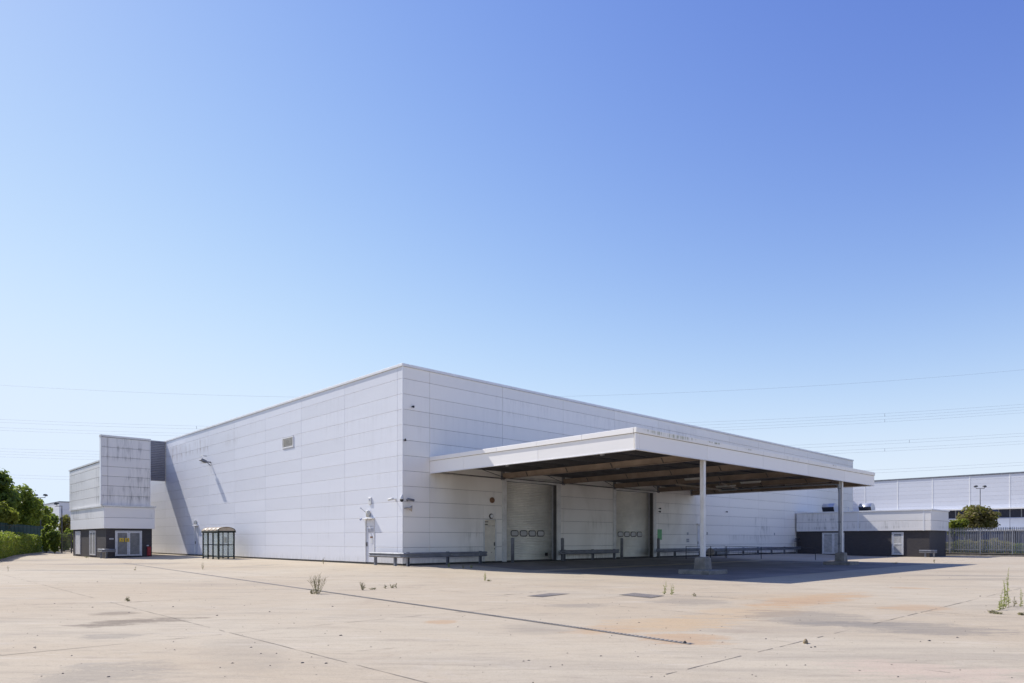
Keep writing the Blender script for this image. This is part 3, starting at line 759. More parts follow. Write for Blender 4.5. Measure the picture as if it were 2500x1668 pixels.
# profiled metal deck, falls gently to the wall
m = MB(); x = cx0 + .1; prof = []
k = 0
while x < cx1 - .1:
    z = 6.10 if k % 2 else 6.14
    prof.append((x, z)); x += .03; prof.append((x, 6.14 if k % 2 else 6.10)); x += .13; k += 1
vs = []
for (x, z) in prof: vs += [(x, cy0 + .1, z), (x, -.01, z)]
m.add(vs, [(2 * i, 2 * i + 1, 2 * i + 3, 2 * i + 2) for i in range(len(prof) - 1)])
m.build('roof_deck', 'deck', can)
box('roof_membrane', cx0 + .1, cx1 - .1, cy0 + .1, -.01, 6.16, 6.20, 'roof', can)
# beams along y, purlins along x
for x in (7.96, 13.96, 19.96, 25.96, 31.2):
    m = MB()
    m.box(x - .012, x + .012, cy0 + .2, -.04, 5.475, 5.785); m.box(x - .09, x + .09, cy0 + .2, -.04, 5.45, 5.473); m.box(x - .09, x + .09, cy0 + .2, -.04, 5.787, 5.805)
    bm_ = m.build('beam', 'beam', can)
    for y in (-2.2, -5.6, -9.0, -12.4):
        MB().prism([(x - .013, y, 5.78), (x - .05, y, 5.78), (x - .05, y - .16, 5.48), (x - .013, y - .16, 5.48)], (0, y, 0), (0, y - .05, 0)).build('brace', 'purlin', bm_)
    box('end_plate', x - .16, x + .16, -.038, -.008, 5.36, 5.95, 'joint', bm_)
box('edge_beam', cx0 + .12, cx1 - .12, cy0 + .10, cy0 + .19, 5.46, 6.05, 'purlin', can)
for k in range(8):
    y = -1.0 - k * 1.86
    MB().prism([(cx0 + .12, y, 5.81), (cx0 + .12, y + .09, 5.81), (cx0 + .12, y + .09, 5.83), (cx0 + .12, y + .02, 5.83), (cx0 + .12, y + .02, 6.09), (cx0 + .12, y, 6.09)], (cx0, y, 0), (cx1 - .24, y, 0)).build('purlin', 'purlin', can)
# tie rods near the wall
for x in (2.2, 7.96, 13.96, 19.96, 25.2):
    MB().tube([(x, -3.2, 5.75), (x + 5.8, -.25, 5.5)], .02, 6).build('tie_rod', 'purlin', can)
for x in (2.3, 8.1, 14.1, 20.1): MB().tube([(x, -.35, 5.48), (x + 5.6, -.35, 5.44)], .03, 6).build('edge_tube', 'purlin', can)
def column(x, y):
    g = zg(x, y)
    m = MB(); m.box(x - .105, x + .105, y - .105, y - .085, .55, 5.60); m.box(x - .105, x + .105, y + .085, y + .105, .55, 5.60); m.box(x - .07, x + .07, y - .083, y + .083, .55, 5.60)
    col = m.build('column', 'col', can)
    box('base_plate', x - .17, x + .17, y - .17, y + .17, .525, .55, 'galv', col)
    p = MB(); a, b = .32, .29
    p.add([(x + sx * s, y + sy * s, z) for (s, z) in ((a, -.1), (b, .46), (b - .03, .52)) for sx, sy in ((-1, -1), (1, -1), (1, 1), (-1, 1))],
          [(0, 3, 2, 1), (8, 9, 10, 11)] + [(r * 4 + i, r * 4 + (i + 1) % 4, r * 4 + 4 + (i + 1) % 4, r * 4 + 4 + i) for r in (0, 1) for i in range(4)])
    p.build('pedestal', 'conc', can)
    s = MB(); w_ = .87; zz = g - .02
    s.add([(x + sx * (w_ - c), y + sy * (w_ - c), z) for (c, z) in ((0, zz), (0, -.12), (.04, -.085)) for sx, sy in ((-1, -1), (1, -1), (1, 1), (-1, 1))],
          [(0, 3, 2, 1), (8, 9, 10, 11)] + [(r * 4 + i, r * 4 + (i + 1) % 4, r * 4 + 4 + (i + 1) % 4, r * 4 + 4 + i) for r in (0, 1) for i in range(4)])
    s.build('footing', 'conc', can)
    return col
column(7.96, -14.9); column(25.96, -14.9)
# rain water pipe: below the deck then down the far column
MB().tube([(25.70, -6.0, 5.30), (25.70, -12.2, 5.27), (25.72, -14.55, 5.24), (25.76, -14.76, 5.18), (25.77, -14.82, 5.05), (25.77, -14.85, 4.6), (25.77, -14.85, .50)], .06, 10).build('rainwater_pipe', 'pipe', can)
for z in (4.9, 2.6, 1.1): box('pipe_clip', 25.69, 25.85, -14.93, -14.77, z, z + .05, 'galv', can)
MB().tube([(19.2, -6.1, 5.36), (25.7, -6.0, 5.31)], .06, 8).build('rainwater_pipe', 'pipe_pale', can)
MB().tube([(20.4, -9.0, 5.33), (25.7, -7.4, 5.30)], .045, 8).build('rainwater_pipe', 'pipe_pale', can)
# strip lights under the canopy (hung on the beams)
for i, (x, y, ln, lb) in enumerate([(22.2, -10.2, 1.5, 'strip light hanging under the canopy between the two columns'),
                                   (24.2, -7.2, 1.6, 'strip light hanging under the canopy along the pale pipe'),
                                   (27.8, -5.4, 1.6, 'strip light under the canopy nearest the brick plant room'),
                                   (16.9, -9.0, 1.5, 'strip light under the canopy in front of the green sign')]):
    th = thing('strip_light', (x, y, 5.42), lb, 'light', 'strip lights under the canopy')
    box('housing', x - .06, x + .06, y - ln / 2, y + ln / 2, 5.42, 5.50, 'trim_dirty', th, .01)
    box('diffuser', x - .05, x + .05, y - ln / 2 + .04, y + ln / 2 - .04, 5.36, 5.418, 'lampglass', th, .02)
    for s in (-.5, .5): MB().tube([(x, y + s, 5.50), (x, y + s, 6.10)], .012, 5).build('hanger', 'galv', th)
for i, y in enumerate((-3.6, -7.2, -10.8)):
    for j, x in enumerate((5.0, 11.0, 17.0)):
        if (i + j) % 2: continue
        th = MB().lathe((x, y, 5.78), (0, 0, 1), [(0, .05), (.02, .12), (.1, .13), (.15, .04), (.32, .03)], 10).build('round_light', 'metal')
        tag(th, 'small round metal light fixed up under the canopy deck', 'light', 'round lights under the canopy')

# ------------------------------------------------------------------ things on and by the warehouse walls
def bulkhead(x, y, z, out, mat_ring, mat_glass, label, r=.17):
    th = thing('bulkhead_lamp', (x, y, z), label, 'lamp')
    MB().lathe((x, y, z), out, [(0, r), (.07, r), (.09, r * .9)], 16).build('rim', mat_ring, th)
    c = Vector((x, y, z)) + Vector(out) * .092
    MB().lathe(c, out, [(0, r * .82), (.04, r * .75), (.07, r * .45), (.08, r * .1)], 16).build('glass', mat_glass, th)
    return th
bulkhead(6.92, -.002, 2.95, (0, -1, 0), 'black', 'white_plastic', 'round white bulkhead lamp just above the cream door')
bulkhead(7.0, -.002, 4.0, (0, -1, 0), 'rust', 'rust', 'rusty round lamp high above the cream door', .19)
def wall_lamp(y, z, label):
    th = thing('wall_lamp', (-.12, y, z), label, 'lamp')
    MB().lathe((-.13, y, z), (0, 0, 1), [(0, .09), (.05, .13), (.3, .14), (.36, .11)], 14).build('shade', 'lampglass', th)
    MB().lathe((-.13, y, z + .362), (0, 0, 1), [(0, .12), (.05, .1), (.08, .03)], 14).build('cap', 'white_plastic', th)
    box('bracket', -.05, -.002, y - .05, y + .05, z + .1, z + .25, 'galv', th)
wall_lamp(3.56, 2.80, 'cream lamp on the hood of the white door by the guard rail')
wall_lamp(33.95, 2.82, 'white lamp on the hood of the shaded door near the shelter')
# sounder box with dot
th = thing('alarm_box', (-.03, 3.5, 3.62), 'white alarm box high above the white door by the guard rail', 'alarm box')
box('case', -.07, -.002, 3.33, 3.66, 3.62, 4.04, 'white_plastic', th, .015); MB().lathe((-.071, 3.5, 3.9), (-1, 0, 0), [(0, .05), (.02, .045)], 12).build('lens', 'bluegrey', th)
tag(MB().tube([(-.01, 3.75, 3.0), (-.3, 4.05, 3.35), (-.34, 4.08, 3.4)], [.02, .02, .05], 7).build('antenna_rod', 'metal'), 'thin slanting metal rod beside the cream door lamp', 'rod')
th = thing('door_sensor', (-.1, 4.35, 2.7), 'small grey sensor beside the hood of the white door', 'sensor')
MB().tube([(-.002, 4.35, 2.72), (-.12, 4.35, 2.74)], .02, 6).build('arm', 'galv', th); MB().lathe((-.12, 4.35, 2.74), (-.4, -.2, -.3), [(0, .05), (.14, .06)], 10).build('head', 'bluegrey', th)
# cctv
def cctv(base, out, aim, label, mat='white_plastic'):
    th = thing('security_camera', base, label, 'camera')
    b = Vector(base); o = Vector(out); e = b + o * .32
    MB().lathe(b, o, [(0.001, .07), (.03, .07)], 12).build('mount', mat, th)
    MB().tube([b + o * .03, b + o * .2, e + Vector((0, 0, -.03))], .022, 7).build('arm', mat, th)
    a = Vector(aim).normalized()
    MB().lathe(e - a * .2, a, [(0, .05), (.02, .075), (.42, .075), (.44, .06)], 10).build('body', mat, th)
    MB().lathe(e + a * .241, a, [(0, .05), (.015, .045)], 10).build('lens', 'black', th)
cctv((0, .72, 3.80), (-1, 0, 0), (-.2, 1, -.15), 'white bullet camera on the sunlit side wall near the corner')
cctv((.32, -.002, 3.75), (0, -1, 0), (1, -.1, -.12), 'thin grey camera on the shaded wall beside the dome camera', 'galv')
th = thing('dome_camera', (-.16, -.12, 3.62), 'white dome camera with a black globe hung on the building corner', 'camera')
MB().tube([(-.002, -.002, 4.0), (-.1, -.09, 4.03), (-.16, -.14, 3.97)], .03, 8).build('arm', 'white_plastic', th)
MB().lathe((-.16, -.14, 3.98), (0, 0, -1), [(0, .05), (.06, .09), (.2, .12), (.22, .12)], 14).build('housing', 'white_plastic', th)
MB().lathe((-.16, -.14, 3.758), (0, 0, -1), [(0, .11), (.08, .10), (.14, .06), (.155, .01)], 14).build('globe', 'black', th)
th = thing('horn_speaker', (.2, -.3, 3.2), 'grey horn loudspeaker on the shaded wall below the dome camera', 'loudspeaker')
MB().tube([(.12, -.002, 3.26), (.16, -.2, 3.26)], .025, 7).build('bracket', 'galv', th)
MB().lathe((.1, -.22, 3.26), (.75, -.5, -.08), [(0, .06), (.12, .07), (.2, .1), (.34, .19), (.345, .17), (.22, .08), (.18, .03)], 16).build('horn', 'pipe_pale', th)
def dark_flood(p, aim, label):
    th = thing('floodlight', p, label, 'floodlight'); v = Vector(p); a = Vector(aim).normalized()
    MB().tube([v, v + Vector((0, -.16, 0))], .02, 6).build('arm', 'black', th)
    MB().lathe(v + Vector((0, -.16, 0)) - a * .06, a, [(0, .03), (.03, .06), (.13, .07), (.14, .055)], 10).build('head', 'black', th)
dark_flood((.62, -.002, 9.25), (.8, -.3, -.1), 'small black floodlight high on the shaded wall near the corner')
dark_flood((.06, -.002, 7.25), (0, -.5, -1), 'small black floodlight hung on the corner above the canopy eave')
dark_flood((25.95, -.035, 4.05), (.8, -.4, -.2), 'upper one of two small black lamps above the green sign')
dark_flood((25.95, -.035, 3.80), (-.3, -.4, -.8), 'lower one of two small black lamps above the green sign')
dark_flood((37.2, -.002, 4.08), (.9, -.3, 0), 'small black lamp alone on the pale wall beyond the canopy')
# flood on an arm, side wall
th = thing('floodlight', (-.62, 30.3, 8.4), 'grey floodlight on a long arm above the bus shelter', 'floodlight')
m = MB(); m.tube([(-.002, 30.3, 8.42), (-.62, 30.3, 8.46)], .06, 8); m.tube([(-.002, 30.3, 8.1), (-.4, 30.3, 8.42)], .03, 6); m.build('arm', 'galv', th)
m = MB(); c = Vector((-.62, 30.3, 8.42))
m.add([c + Vector(p) for p in ((-.35, -.3, .12), (.25, -.3, -.1), (.25, .3, -.1), (-.35, .3, .12), (-.22, -.18, .3), (.2, -.18, .12), (.2, .18, .12), (-.22, .18, .3))],
      [(0, 1, 2, 3), (4, 7, 6, 5), (0, 4, 5, 1), (1, 5, 6, 2), (2, 6, 7, 3), (3, 7, 4, 0)]).build('head', 'galv', th)
box('lens', -.9, -.44, 30.05, 30.55, 8.30, 8.32, 'lampglass', th)
tag(MB().tube([(-.002, 31.4, 9.1), (-.35, 31.6, 9.12), (-.4, 31.65, 9.05)], .03, 7).build('cable_bracket', 'metal'), 'short metal bracket on the side wall above the arm floodlight', 'bracket')

# signs and notices on the front wall
th = thing('notice_board', (26.17, -.01, 1.4), 'plain green sign beside the second roller door', 'sign')
box('plate', 25.86, 26.48, -.025, -.002, 1.40, 2.28, 'green_sign', th, .004)
def notice(x, z, wd, ht, lines, label, mat='paper'):
    th = thing('wall_notice', (x + wd / 2, -.01, z), label, 'notice')
    box('plate', x, x + wd, -.016, -.002, z, z + ht, mat, th)
    for k in range(lines):
        zz = z + ht * (k + .6) / (lines + .4)
        box('text_line', x + .03, x + wd - .03 - .03 * (k % 2), -.020, -.0165, zz, zz + ht * .28 / lines, 'ink', th)
notice(30.42, 1.82, .28, .24, 3, 'small grey notice above the white notice by the far door')
notice(30.34, 1.16, .46, .34, 2, 'small white notice left of the far personnel door')
notice(33.75, 1.86, .26, .24, 3, 'small grey notice right of the far personnel door')
notice(47.45, 1.86, .22, .28, 2, 'small grey notice beside the dark stained wall panels')

# bollards
for (u, lb) in ((1251.4, 'grey steel bollard in front of the first roller door, next to the cream door'), (1373.3, 'grey steel bollard at the right jamb of the first roller door'),
                (1518.0, 'grey steel bollard in front of the second roller door'), (1607.5, 'grey steel bollard standing before the green sign')):
    x, y, _ = on_y(u, 1370, -.75); g = zg(x, y)
    th = thing('bollard', (x, y, g), lb, 'bollard', 'bollards at the roller doors')
    MB().lathe((x, y, g), (0, 0, 1), [(-.02, .115), (1.58, .115), (1.6, .11)], 18).build('post', 'bollard', th)
    MB().lathe((x, y, g + 1.602), (0, 0, 1), [(0, .118), (.02, .118), (.05, .06), (.055, .01)], 18).build('cap', 'galv', th)

# W-beam guard rails
WP = [(-.0, .0), (.045, .02), (.075, .055), (.075, .095), (.02, .125), (.02, .175), (.075, .205), (.075, .245), (.045, .28), (.0, .30)]
def wrail(path, zb, parent, mat='galv'):
    """path: list of (x, y, nx, ny) with outward normal (towards the yard)"""
    vs = []; n = len(WP); fs = []
    for (x, y, nx, ny) in path:
        for (o, z) in WP: vs.append((x + nx * o, y + ny * o, zb + z))
        for (o, z) in reversed(WP): vs.append((x + nx * (o - .008), y + ny * (o - .008), zb + z))
    N2 = 2 * n
    for i in range(len(path) - 1):
        for k in range(N2): fs.append((i * N2 + k, i * N2 + (k + 1) % N2, (i + 1) * N2 + (k + 1) % N2, (i + 1) * N2 + k))
    m = MB(); m.add(vs, fs); m.add(vs[:N2], [tuple(range(N2))]); m.add(vs[-N2:], [tuple(range(N2))])
    return m.build('rail', mat, parent)
def rpost(x, y, nx, ny, zt_, parent, mat='galv'):
    g = zg(x, y) - .02
    cx, cy = x - nx * .09, y - ny * .09
    m = MB()
    if abs(nx) > abs(ny):
        m.box(cx - .075, cx + .07, cy - .07, cy - .062, g, zt_); m.box(cx - .075, cx - .067, cy - .062, cy + .07, g, zt_); m.box(cx - .067, cx + .07, cy + .062, cy + .07, g, zt_)
    else:
        m.box(cx - .07, cx - .062, cy - .07, cy + .075, g, zt_); m.box(cx - .062, cx + .07, cy + .067, cy + .075, g, zt_); m.box(cx + .062, cx + .07, cy - .07, cy + .067, g, zt_)
    m.build('post', mat, parent)
def bolts(parent, pts, nx, ny, zb):
    for (x, y) in pts:
        MB().lathe((x + nx * .022, y + ny * .022, zb + .15), (nx, ny, 0), [(0, .03), (.02, .025)], 6).build('bolt', 'metal', parent)
ZB = .37
xe = on_y(880 + 1720 / 5.595, 1350, -.8)[0]
th = thing('guard_rail', (-.5, -.8, zg(-.5, -.8)), 'galvanised guard rail bent round the warehouse corner beside the white door', 'guard rail')
wrail([(-.5, 2.75, -1, 0), (-.5, 2.65, -1, 0), (-.5, -.55, -1, 0), (-.43, -.73, -.75, -.7), (-.25, -.8, 0, -1), (xe - .3, -.8, 0, -1), (xe + .02, -.8, 0, -1)], ZB, th)
for y in (2.25, .15): rpost(-.5, y, -1, 0, ZB + .26, th)
for x in (-.12, on_y(880 + 1205 / 5.595, 1350, -.8)[0], on_y(880 + 1650 / 5.595, 1350, -.8)[0]): rpost(x, -.8, 0, -1, ZB + .33, th)
bolts(th, [(3.0, -.8), (5.2, -.8)], 0, -1, ZB)
th = thing('guard_rail', (16, -.8, zg(16, -.8)), 'galvanised guard rail on the wall between the two roller doors', 'guard rail')
xa, xb = on_y(1160 + 1235 / 6.03, 1350, -.8)[0], on_y(1450 + 340 / 5.6, 1350, -.8)[0]
wrail([(xa, -.8, 0, -1), (xb, -.8, 0, -1)], ZB, th)
for u in (1160 + 1325 / 6.03, 1160 + 1745 / 6.03, 1450 + 290 / 5.6): rpost(on_y(u, 1350, -.8)[0], -.8, 0, -1, ZB + .33, th)
th = thing('guard_rail', (38, -.8, zg(38, -.8)), 'long galvanised guard rail running from the green sign to the brick plant room', 'guard rail')
xa = on_y(1450 + 845 / 5.6, 1350, -.8)[0]
wrail([(xa, -.8, 0, -1), (32.1, -.8, 0, -1)], ZB, th); wrail([(33.6, -.8, 0, -1), (52.2, -.8, 0, -1)], ZB - .05, th)
for x in (27.4, 31.4, 34.2, 39.4, 42.4, 45.4, 48.4, 51.4): rpost(x, -.8, 0, -1, ZB + .28, th)
# pale pipe lying behind the rail, with a flanged end
th = thing('loose_pipe', (34.8, -.45, zg(35, -.45)), 'pale pipe with a ribbed collar lying behind the long guard rail', 'pipe')
MB().tube([(33.7, -.42, .28), (36.6, -.42, .27)], .30, 16).build('barrel', 'pipe', th)
for x in (33.6, 33.75): MB().lathe((x, -.42, .28), (1, 0, 0), [(0, .33), (.03, .36), (.08, .36), (.1, .33)], 18).build('collar', 'pipe_pale', th)

# thin black hand rails round the step
def handrail(pts, zr, label, h=1.05):
    p0 = pts[0]; th = thing('handrail', (p0[0], p0[1], zg(*p0)), label, 'handrail')
    for (x, y) in pts:
        MB().tube([(x, y, zg(x, y) - .02), (x, y, zg(x, y) + h)], .028, 8).build('post', 'black', th)
    for a, b in zip(pts[:-1], pts[1:]):
        for hh in (h - .02, .52):
            MB().tube([(a[0], a[1], zg(*a) + hh), (b[0], b[1], zg(*b) + hh)], .02, 7).build('rail', 'black', th)
def px_pts(us, ys): return [on_y(u, 1360, y)[:2] for u, y in zip(us, ys)]
z6 = lambda x: 1660 + x / 5.0
handrail(px_pts([z6(75), z6(375), z6(553)], [-2.9, -2.9, -2.9]), 0, 'thin black handrail beside the near column, three posts')
handrail(px_pts([z6(570), z6(992), z6(1655)], [-3.3, -5.4, -9.2]), 0, 'longer thin black handrail slanting away towards the brick plant room')
th = thing('pipe_frame', (51.3, -.5, zg(51.3, -.5)), 'dark bent pipe frame standing by the brick plant room corner', 'pipe frame')
for dx, hh in ((-.55, 1.5), (-.15, 1.45)): MB().tube([(52 + dx, -.5, zg(52, -.5)), (52 + dx, -.5, hh - .08), (52 + dx + .05, -.5, hh), (52.7, -.5, hh + .02)], .035, 8).build('leg', 'steel_dark', th)
box('shelf', 51.5, 52.7, -.62, -.38, 1.2, 1.26, 'steel_dark', th)

# ------------------------------------------------------------------ bus shelter
sx0, sx1, sy0, sy1 = -2.45, -1.25, 21.8, 25.2
g = zg(-2, 23)
sh = thing('bus_shelter', (-1.9, 23.5, g), 'small dark green bus shelter with a barrel roof by the side wall', 'shelter')
H = 2.12
for (x, y) in ((sx0, sy0), (sx1, sy0), (sx0, sy1), (sx1, sy1), (sx0, 23.0), (sx0, 24.1), (sx1, 23.0), (sx1, 24.1)):
    box('post', x - .05, x + .05, y - .05, y + .05, zg(x, y) - .02, g + H, 'green_frame', sh, .006)
for z in (g + .12, g + 1.1):
    box('cross_rail', sx0 + .05, sx1 - .05, sy0 - .03, sy0 + .03, z, z + .07, 'green_frame', sh)
    box('cross_rail', sx1 - .03, sx1 + .03, sy0 + .05, sy1 - .05, z, z + .07, 'green_frame', sh)
    box('cross_rail', sx0 + .05, sx1 - .05, sy1 - .03, sy1 + .03, z, z + .07, 'green_frame', sh)
for a, b in ((21.85, 22.95), (24.15, 25.15)):
    for z in (g + .12, g + 1.1): box('cross_rail', sx0 - .025, sx0 + .025, a, b, z, z + .07, 'green_frame', sh)
box('eaves_beam', sx0 - .12, sx0 + .03, sy0 - .1, sy1 + .1, g + H + .002, g + H + .13, 'green_frame', sh, .01)
box('eaves_beam', sx1 - .03, sx1 + .12, sy0 - .1, sy1 + .1, g + H + .002, g + H + .13, 'green_frame', sh, .01)
box('end_beam', sx0 + .035, sx1 - .035, sy0 - .08, sy0 + .02, g + H - .02, g + H + .12, 'green_frame', sh, .01)
box('end_beam', sx0 + .035, sx1 - .035, sy1 - .02, sy1 + .08, g + H - .02, g + H + .12, 'green_frame', sh, .01)
def arc(r_in, rise, n=12):
    cxm = (sx0 + sx1) / 2; hw = (sx1 - sx0) / 2 + r_in
    return [(cxm - hw * math.cos(math.pi * i / n), g + H + .13 + rise * math.sin(math.pi * i / n)) for i in range(n + 1)]
o, i_ = arc(.1, .32), arc(.07, .29)
def vault(y0, y1, name, mat):
    prof = [(x, y0, z) for x, z in o] + [(x, y0, z) for x, z in reversed(i_)]
    return MB().prism(prof, (0, y0, 0), (0, y1, 0), True).build(name, mat, sh)
for k in range(4):
    y0 = sy0 - .06 + k * .88; vault(y0 + .01, y0 + .87, 'roof_panel', 'shelter_roof')
for y in (sy0 - .1, sy1 + .075): vault(y, y + .03, 'roof_rib', 'green_frame')
MB().add([(x, sy0 - .03, z) for x, z in i_], [tuple(range(13))]).build('end_glazing', 'shelter_roof', sh)
for z0, z1 in ((g + .2, g + 1.09), (g + 1.18, g + H - .03)):
    box('glass_pane', sx0 + .06, sx1 - .06, sy0 - .006, sy0 + .006, z0, z1, 'shelter_glass', sh)
    box('glass_pane', sx0 + .06, sx1 - .06, sy1 - .006, sy1 + .006, z0, z1, 'shelter_glass', sh)
    for a, b in ((21.86, 22.94), (23.06, 24.04), (24.16, 25.14)): box('glass_pane', sx1 - .006, sx1 + .006, a, b, z0, z1, 'shelter_glass', sh)
    for a, b in ((21.86, 22.94), (24.16, 25.14)): box('glass_pane', sx0 - .006, sx0 + .006, a, b, z0, z1, 'shelter_glass', sh)
th = tag(box('timetable_case', sx1 - .06, sx1 - .02, 23.2, 23.8, g + 1.25, g + 1.75, 'paper', None, .005), 'pale notice case hung inside the bus shelter', 'notice')

# ------------------------------------------------------------------ brick block with tower, left of the warehouse
bx0, bx1, by0, by1 = -6.85, -3.02, 37.0, 50.4
g = -.3
tw = thing('plant_block', (bx0, by0, g), 'dark brick block with grey panel tower beside the side wall', 'building')
box('wall', bx0, bx1, by0, by1, g - .1, 2.5, 'brick', tw)
fz0, fz1 = 2.42, 4.42
core = box('fascia', bx0 - .14, bx1 + .14, by0 - .14, by1 + .14, fz0 + .02, fz1 - .02, 'joint', tw)
def fclad(parent, axis, sgn, pl, cols, rws, mat, th=.06, gap=.025):
    clad(parent, axis, sgn, pl, cols, rws, [], mat, th, gap, .012)
fclad(core, 'y', -1, by0 - .14, [bx0 - .2, bx1 + .2], [fz0, 3.42, fz1], 'tower_fascia')
fclad(core, 'x', -1, bx0 - .14, [by0 - .2, by0 + .3, 43.6, by1 + .2], [fz0, 3.42, fz1], 'tower_fascia')
fclad(core, 'x', 1, bx1 + .14, [by0 - .2, 43.6, by1 + .2], [fz0, 3.42, fz1], 'tower_fascia')
m = MB(); m.box(bx0 - .3, bx1 + .3, by0 - .3, by1 + .3, fz1, fz1 + .14); m.build('coping', 'trim_dirty', tw)
# upper volumes
core = box('upper_wall', bx0 + .06, bx1 - .2, 37.5, 52.2, fz1 + .14, 8.7, 'joint', tw)
fclad(core, 'x', -1, bx0 + .06, [37.52, 45.6, 51.0, 52.2], [fz1 + .14] + [4.555 + .9 * k for k in range(1, 5)] + [8.66], 'tower')
MB().box(bx0 - .06, bx1 - .1, 37.5, 52.3, 8.7, 8.84).build('coping', 'trim_dirty', tw)
core = box('tower_wall', -7.2, -3.2, 37.06, 37.42, fz1 + .14, 10.75, 'joint', tw)
trow = [fz1 + .14] + [4.555 + .88 * k for k in range(1, 7)] + [10.72]
fclad(core, 'y', -1, 37.06, [-7.2, -6.7, -3.2], trow, 'tower')
fclad(core, 'y', 1, 37.42, [-7.2, -3.2], trow, 'tower')
MB().box(-7.3, -3.12, 36.94, 37.52, 10.75, 10.92).build('coping', 'trim_dirty', tw)
box('corner_trim', -7.26, -7.2, 37.0, 37.48, fz1 + .14, 10.75, 'trim', tw); box('corner_trim', -3.2, -3.14, 37.0, 37.48, fz1 + .14, 10.75, 'trim', tw)
def louvre_leaf(parent, axis, sgn, pl, a0, a1, z0, z1, broken=0):
    """door leaf with a slatted middle"""
    f = .11; m = MB()
    for r in ((a0, a0 + f, z0, z1), (a1 - f, a1, z0, z1), (a0 + f, a1 - f, z0, z0 + f), (a0 + f, a1 - f, z1 - f, z1)): m.box(*face_box(axis, sgn, pl, .012, .06, *r))
    lf = m.build('door_leaf', 'flake', parent)
    box('backing', *face_box(axis, sgn, pl, .004, .010, a0 + f, a1 - f, z0 + f, z1 - f), 'black', lf)
    n = int((z1 - z0 - 2 * f) / .1)
    for k in range(n):
        z = z0 + f + .012 + k * .1
        tl = R.uniform(-.012, .012) if broken else 0
        e = face_box(axis, sgn, pl, .02, .05, a0 + f, a1 - f, z, z + .066)
        o = box('slat', *e, 'louvre' if broken else 'louvre_dark', lf)
        if axis == 'x': o.rotation_euler = (tl, rad(28) * -sgn, 0)
        else: o.rotation_euler = (rad(28) * sgn, tl, 0)
    return lf
def dframe(parent, axis, sgn, pl, a0, a1, z0, z1):
    m = MB()
    for r in ((a0 - .07, a0, z0, z1 + .07), (a1, a1 + .07, z0, z1 + .07), (a0, a1, z1, z1 + .07)): m.box(*face_box(axis, sgn, pl, .002, .08, *r))
    return m.build('door_frame', 'flake', parent)
dframe(tw, 'y', -1, by0, -6.05, -3.97, g + .2, 2.16)
l1 = louvre_leaf(tw, 'y', -1, by0, -6.04, -5.02, g + .22, 2.14); l2 = louvre_leaf(tw, 'y', -1, by0, -5.0, -3.98, g + .22, 2.14)
box('door_step', -6.2, -3.8, by0 - .12, by0 - .002, g, g + .18, 'plinth', tw)
dframe(tw, 'x', -1, bx0, 40.75, 42.9, g + .2, 2.2)
louvre_leaf(tw, 'x', -1, bx0, 40.76, 41.82, g + .22, 2.18); louvre_leaf(tw, 'x', -1, bx0, 41.84, 42.89, g + .22, 2.18)
dframe(tw, 'x', -1, bx0, 47.0, 49.0, g + .2, 2.2)
box('door_leaf', bx0 - .05, bx0 - .004, 47.01, 48.99, g + .22, 2.18, 'flake', tw)
for a in (-5.78, -5.32):
    th = thing('warning_sign', (a + .17, by0 - .08, 1.2), 'yellow warning plate on the louvred double door of the tower block', 'sign', 'yellow plates on the louvred double door')
    box('plate', a, a + .36, by0 - .085, by0 - .066, 1.2, 1.55, 'yellow', th, .003)
    MB().add([(a + .1, by0 - .088, 1.34), (a + .26, by0 - .088, 1.34), (a + .18, by0 - .088, 1.50)], [(0, 1, 2)]).build('warning_triangle', 'ink', th)
    box('text_line', a + .06, a + .30, by0 - .089, by0 - .086, 1.25, 1.29, 'ink', th)
th = thing('name_plate', (-6.4, by0 - .01, 1.44), 'small white name plate on the dark brick left of the louvred doors', 'sign')
box('plate', -6.58, -6.24, by0 - .02, by0 - .002, 1.42, 1.54, 'paper', th)
box('text_line', -6.52, -6.30, by0 - .024, by0 - .0205, 1.46, 1.49, 'ink', th)
th = thing('hose_cabinet', (-3.31, by0 - .15, g), 'red cabinet under a small white plate against the dark brick', 'cabinet')
box('case', -3.47, -3.16, by0 - .24, by0 - .02, g + .2, .70, 'red', th, .02); box('lid', -3.49, -3.14, by0 - .26, by0 - .02, .702, .74, 'red', th, .01)
for s in (-3.44, -3.22): box('foot', s, s + .04, by0 - .2, by0 - .06, g, g + .2, 'steel_dark', th)
box('plate', -3.47, -3.3, by0 - .02, by0 - .002, .80, .90, 'paper', th)
th = thing('guard_rail', (-7.2, 36.6, zg(-7.2, 36.6)), 'short guard rail wrapped round the tower block brick corner', 'guard rail')
wrail([(-7.2, 38.2, -1, 0), (-7.2, 36.75, -1, 0), (-7.05, 36.55, -.7, -.7), (-6.85, 36.5, 0, -1), (-6.2, 36.5, 0, -1)], .27, th)
rpost(-7.2, 37.6, -1, 0, .55, th); rpost(-6.9, 36.5, 0, -1, .55, th)
# ribbed screen bridging to the warehouse
scn = thing('ribbed_screen', (-1.6, 43.1, 7.48), 'dark grey ribbed metal screen bridging tower and warehouse', 'screen')
box('frame', -3.2, -.08, 42.98, 43.42, 7.50, 11.62, 'purlin', scn)
for k in range(23):
    z = 7.49 + k * .18
    MB().prism([(-3.2, 42.975, z), (-3.2, 42.91, z + .05), (-3.2, 42.91, z + .11), (-3.2, 42.975, z + .16)], (-3.2, 0, 0), (-.07, 0, 0)).build('slat', 'screen', scn)

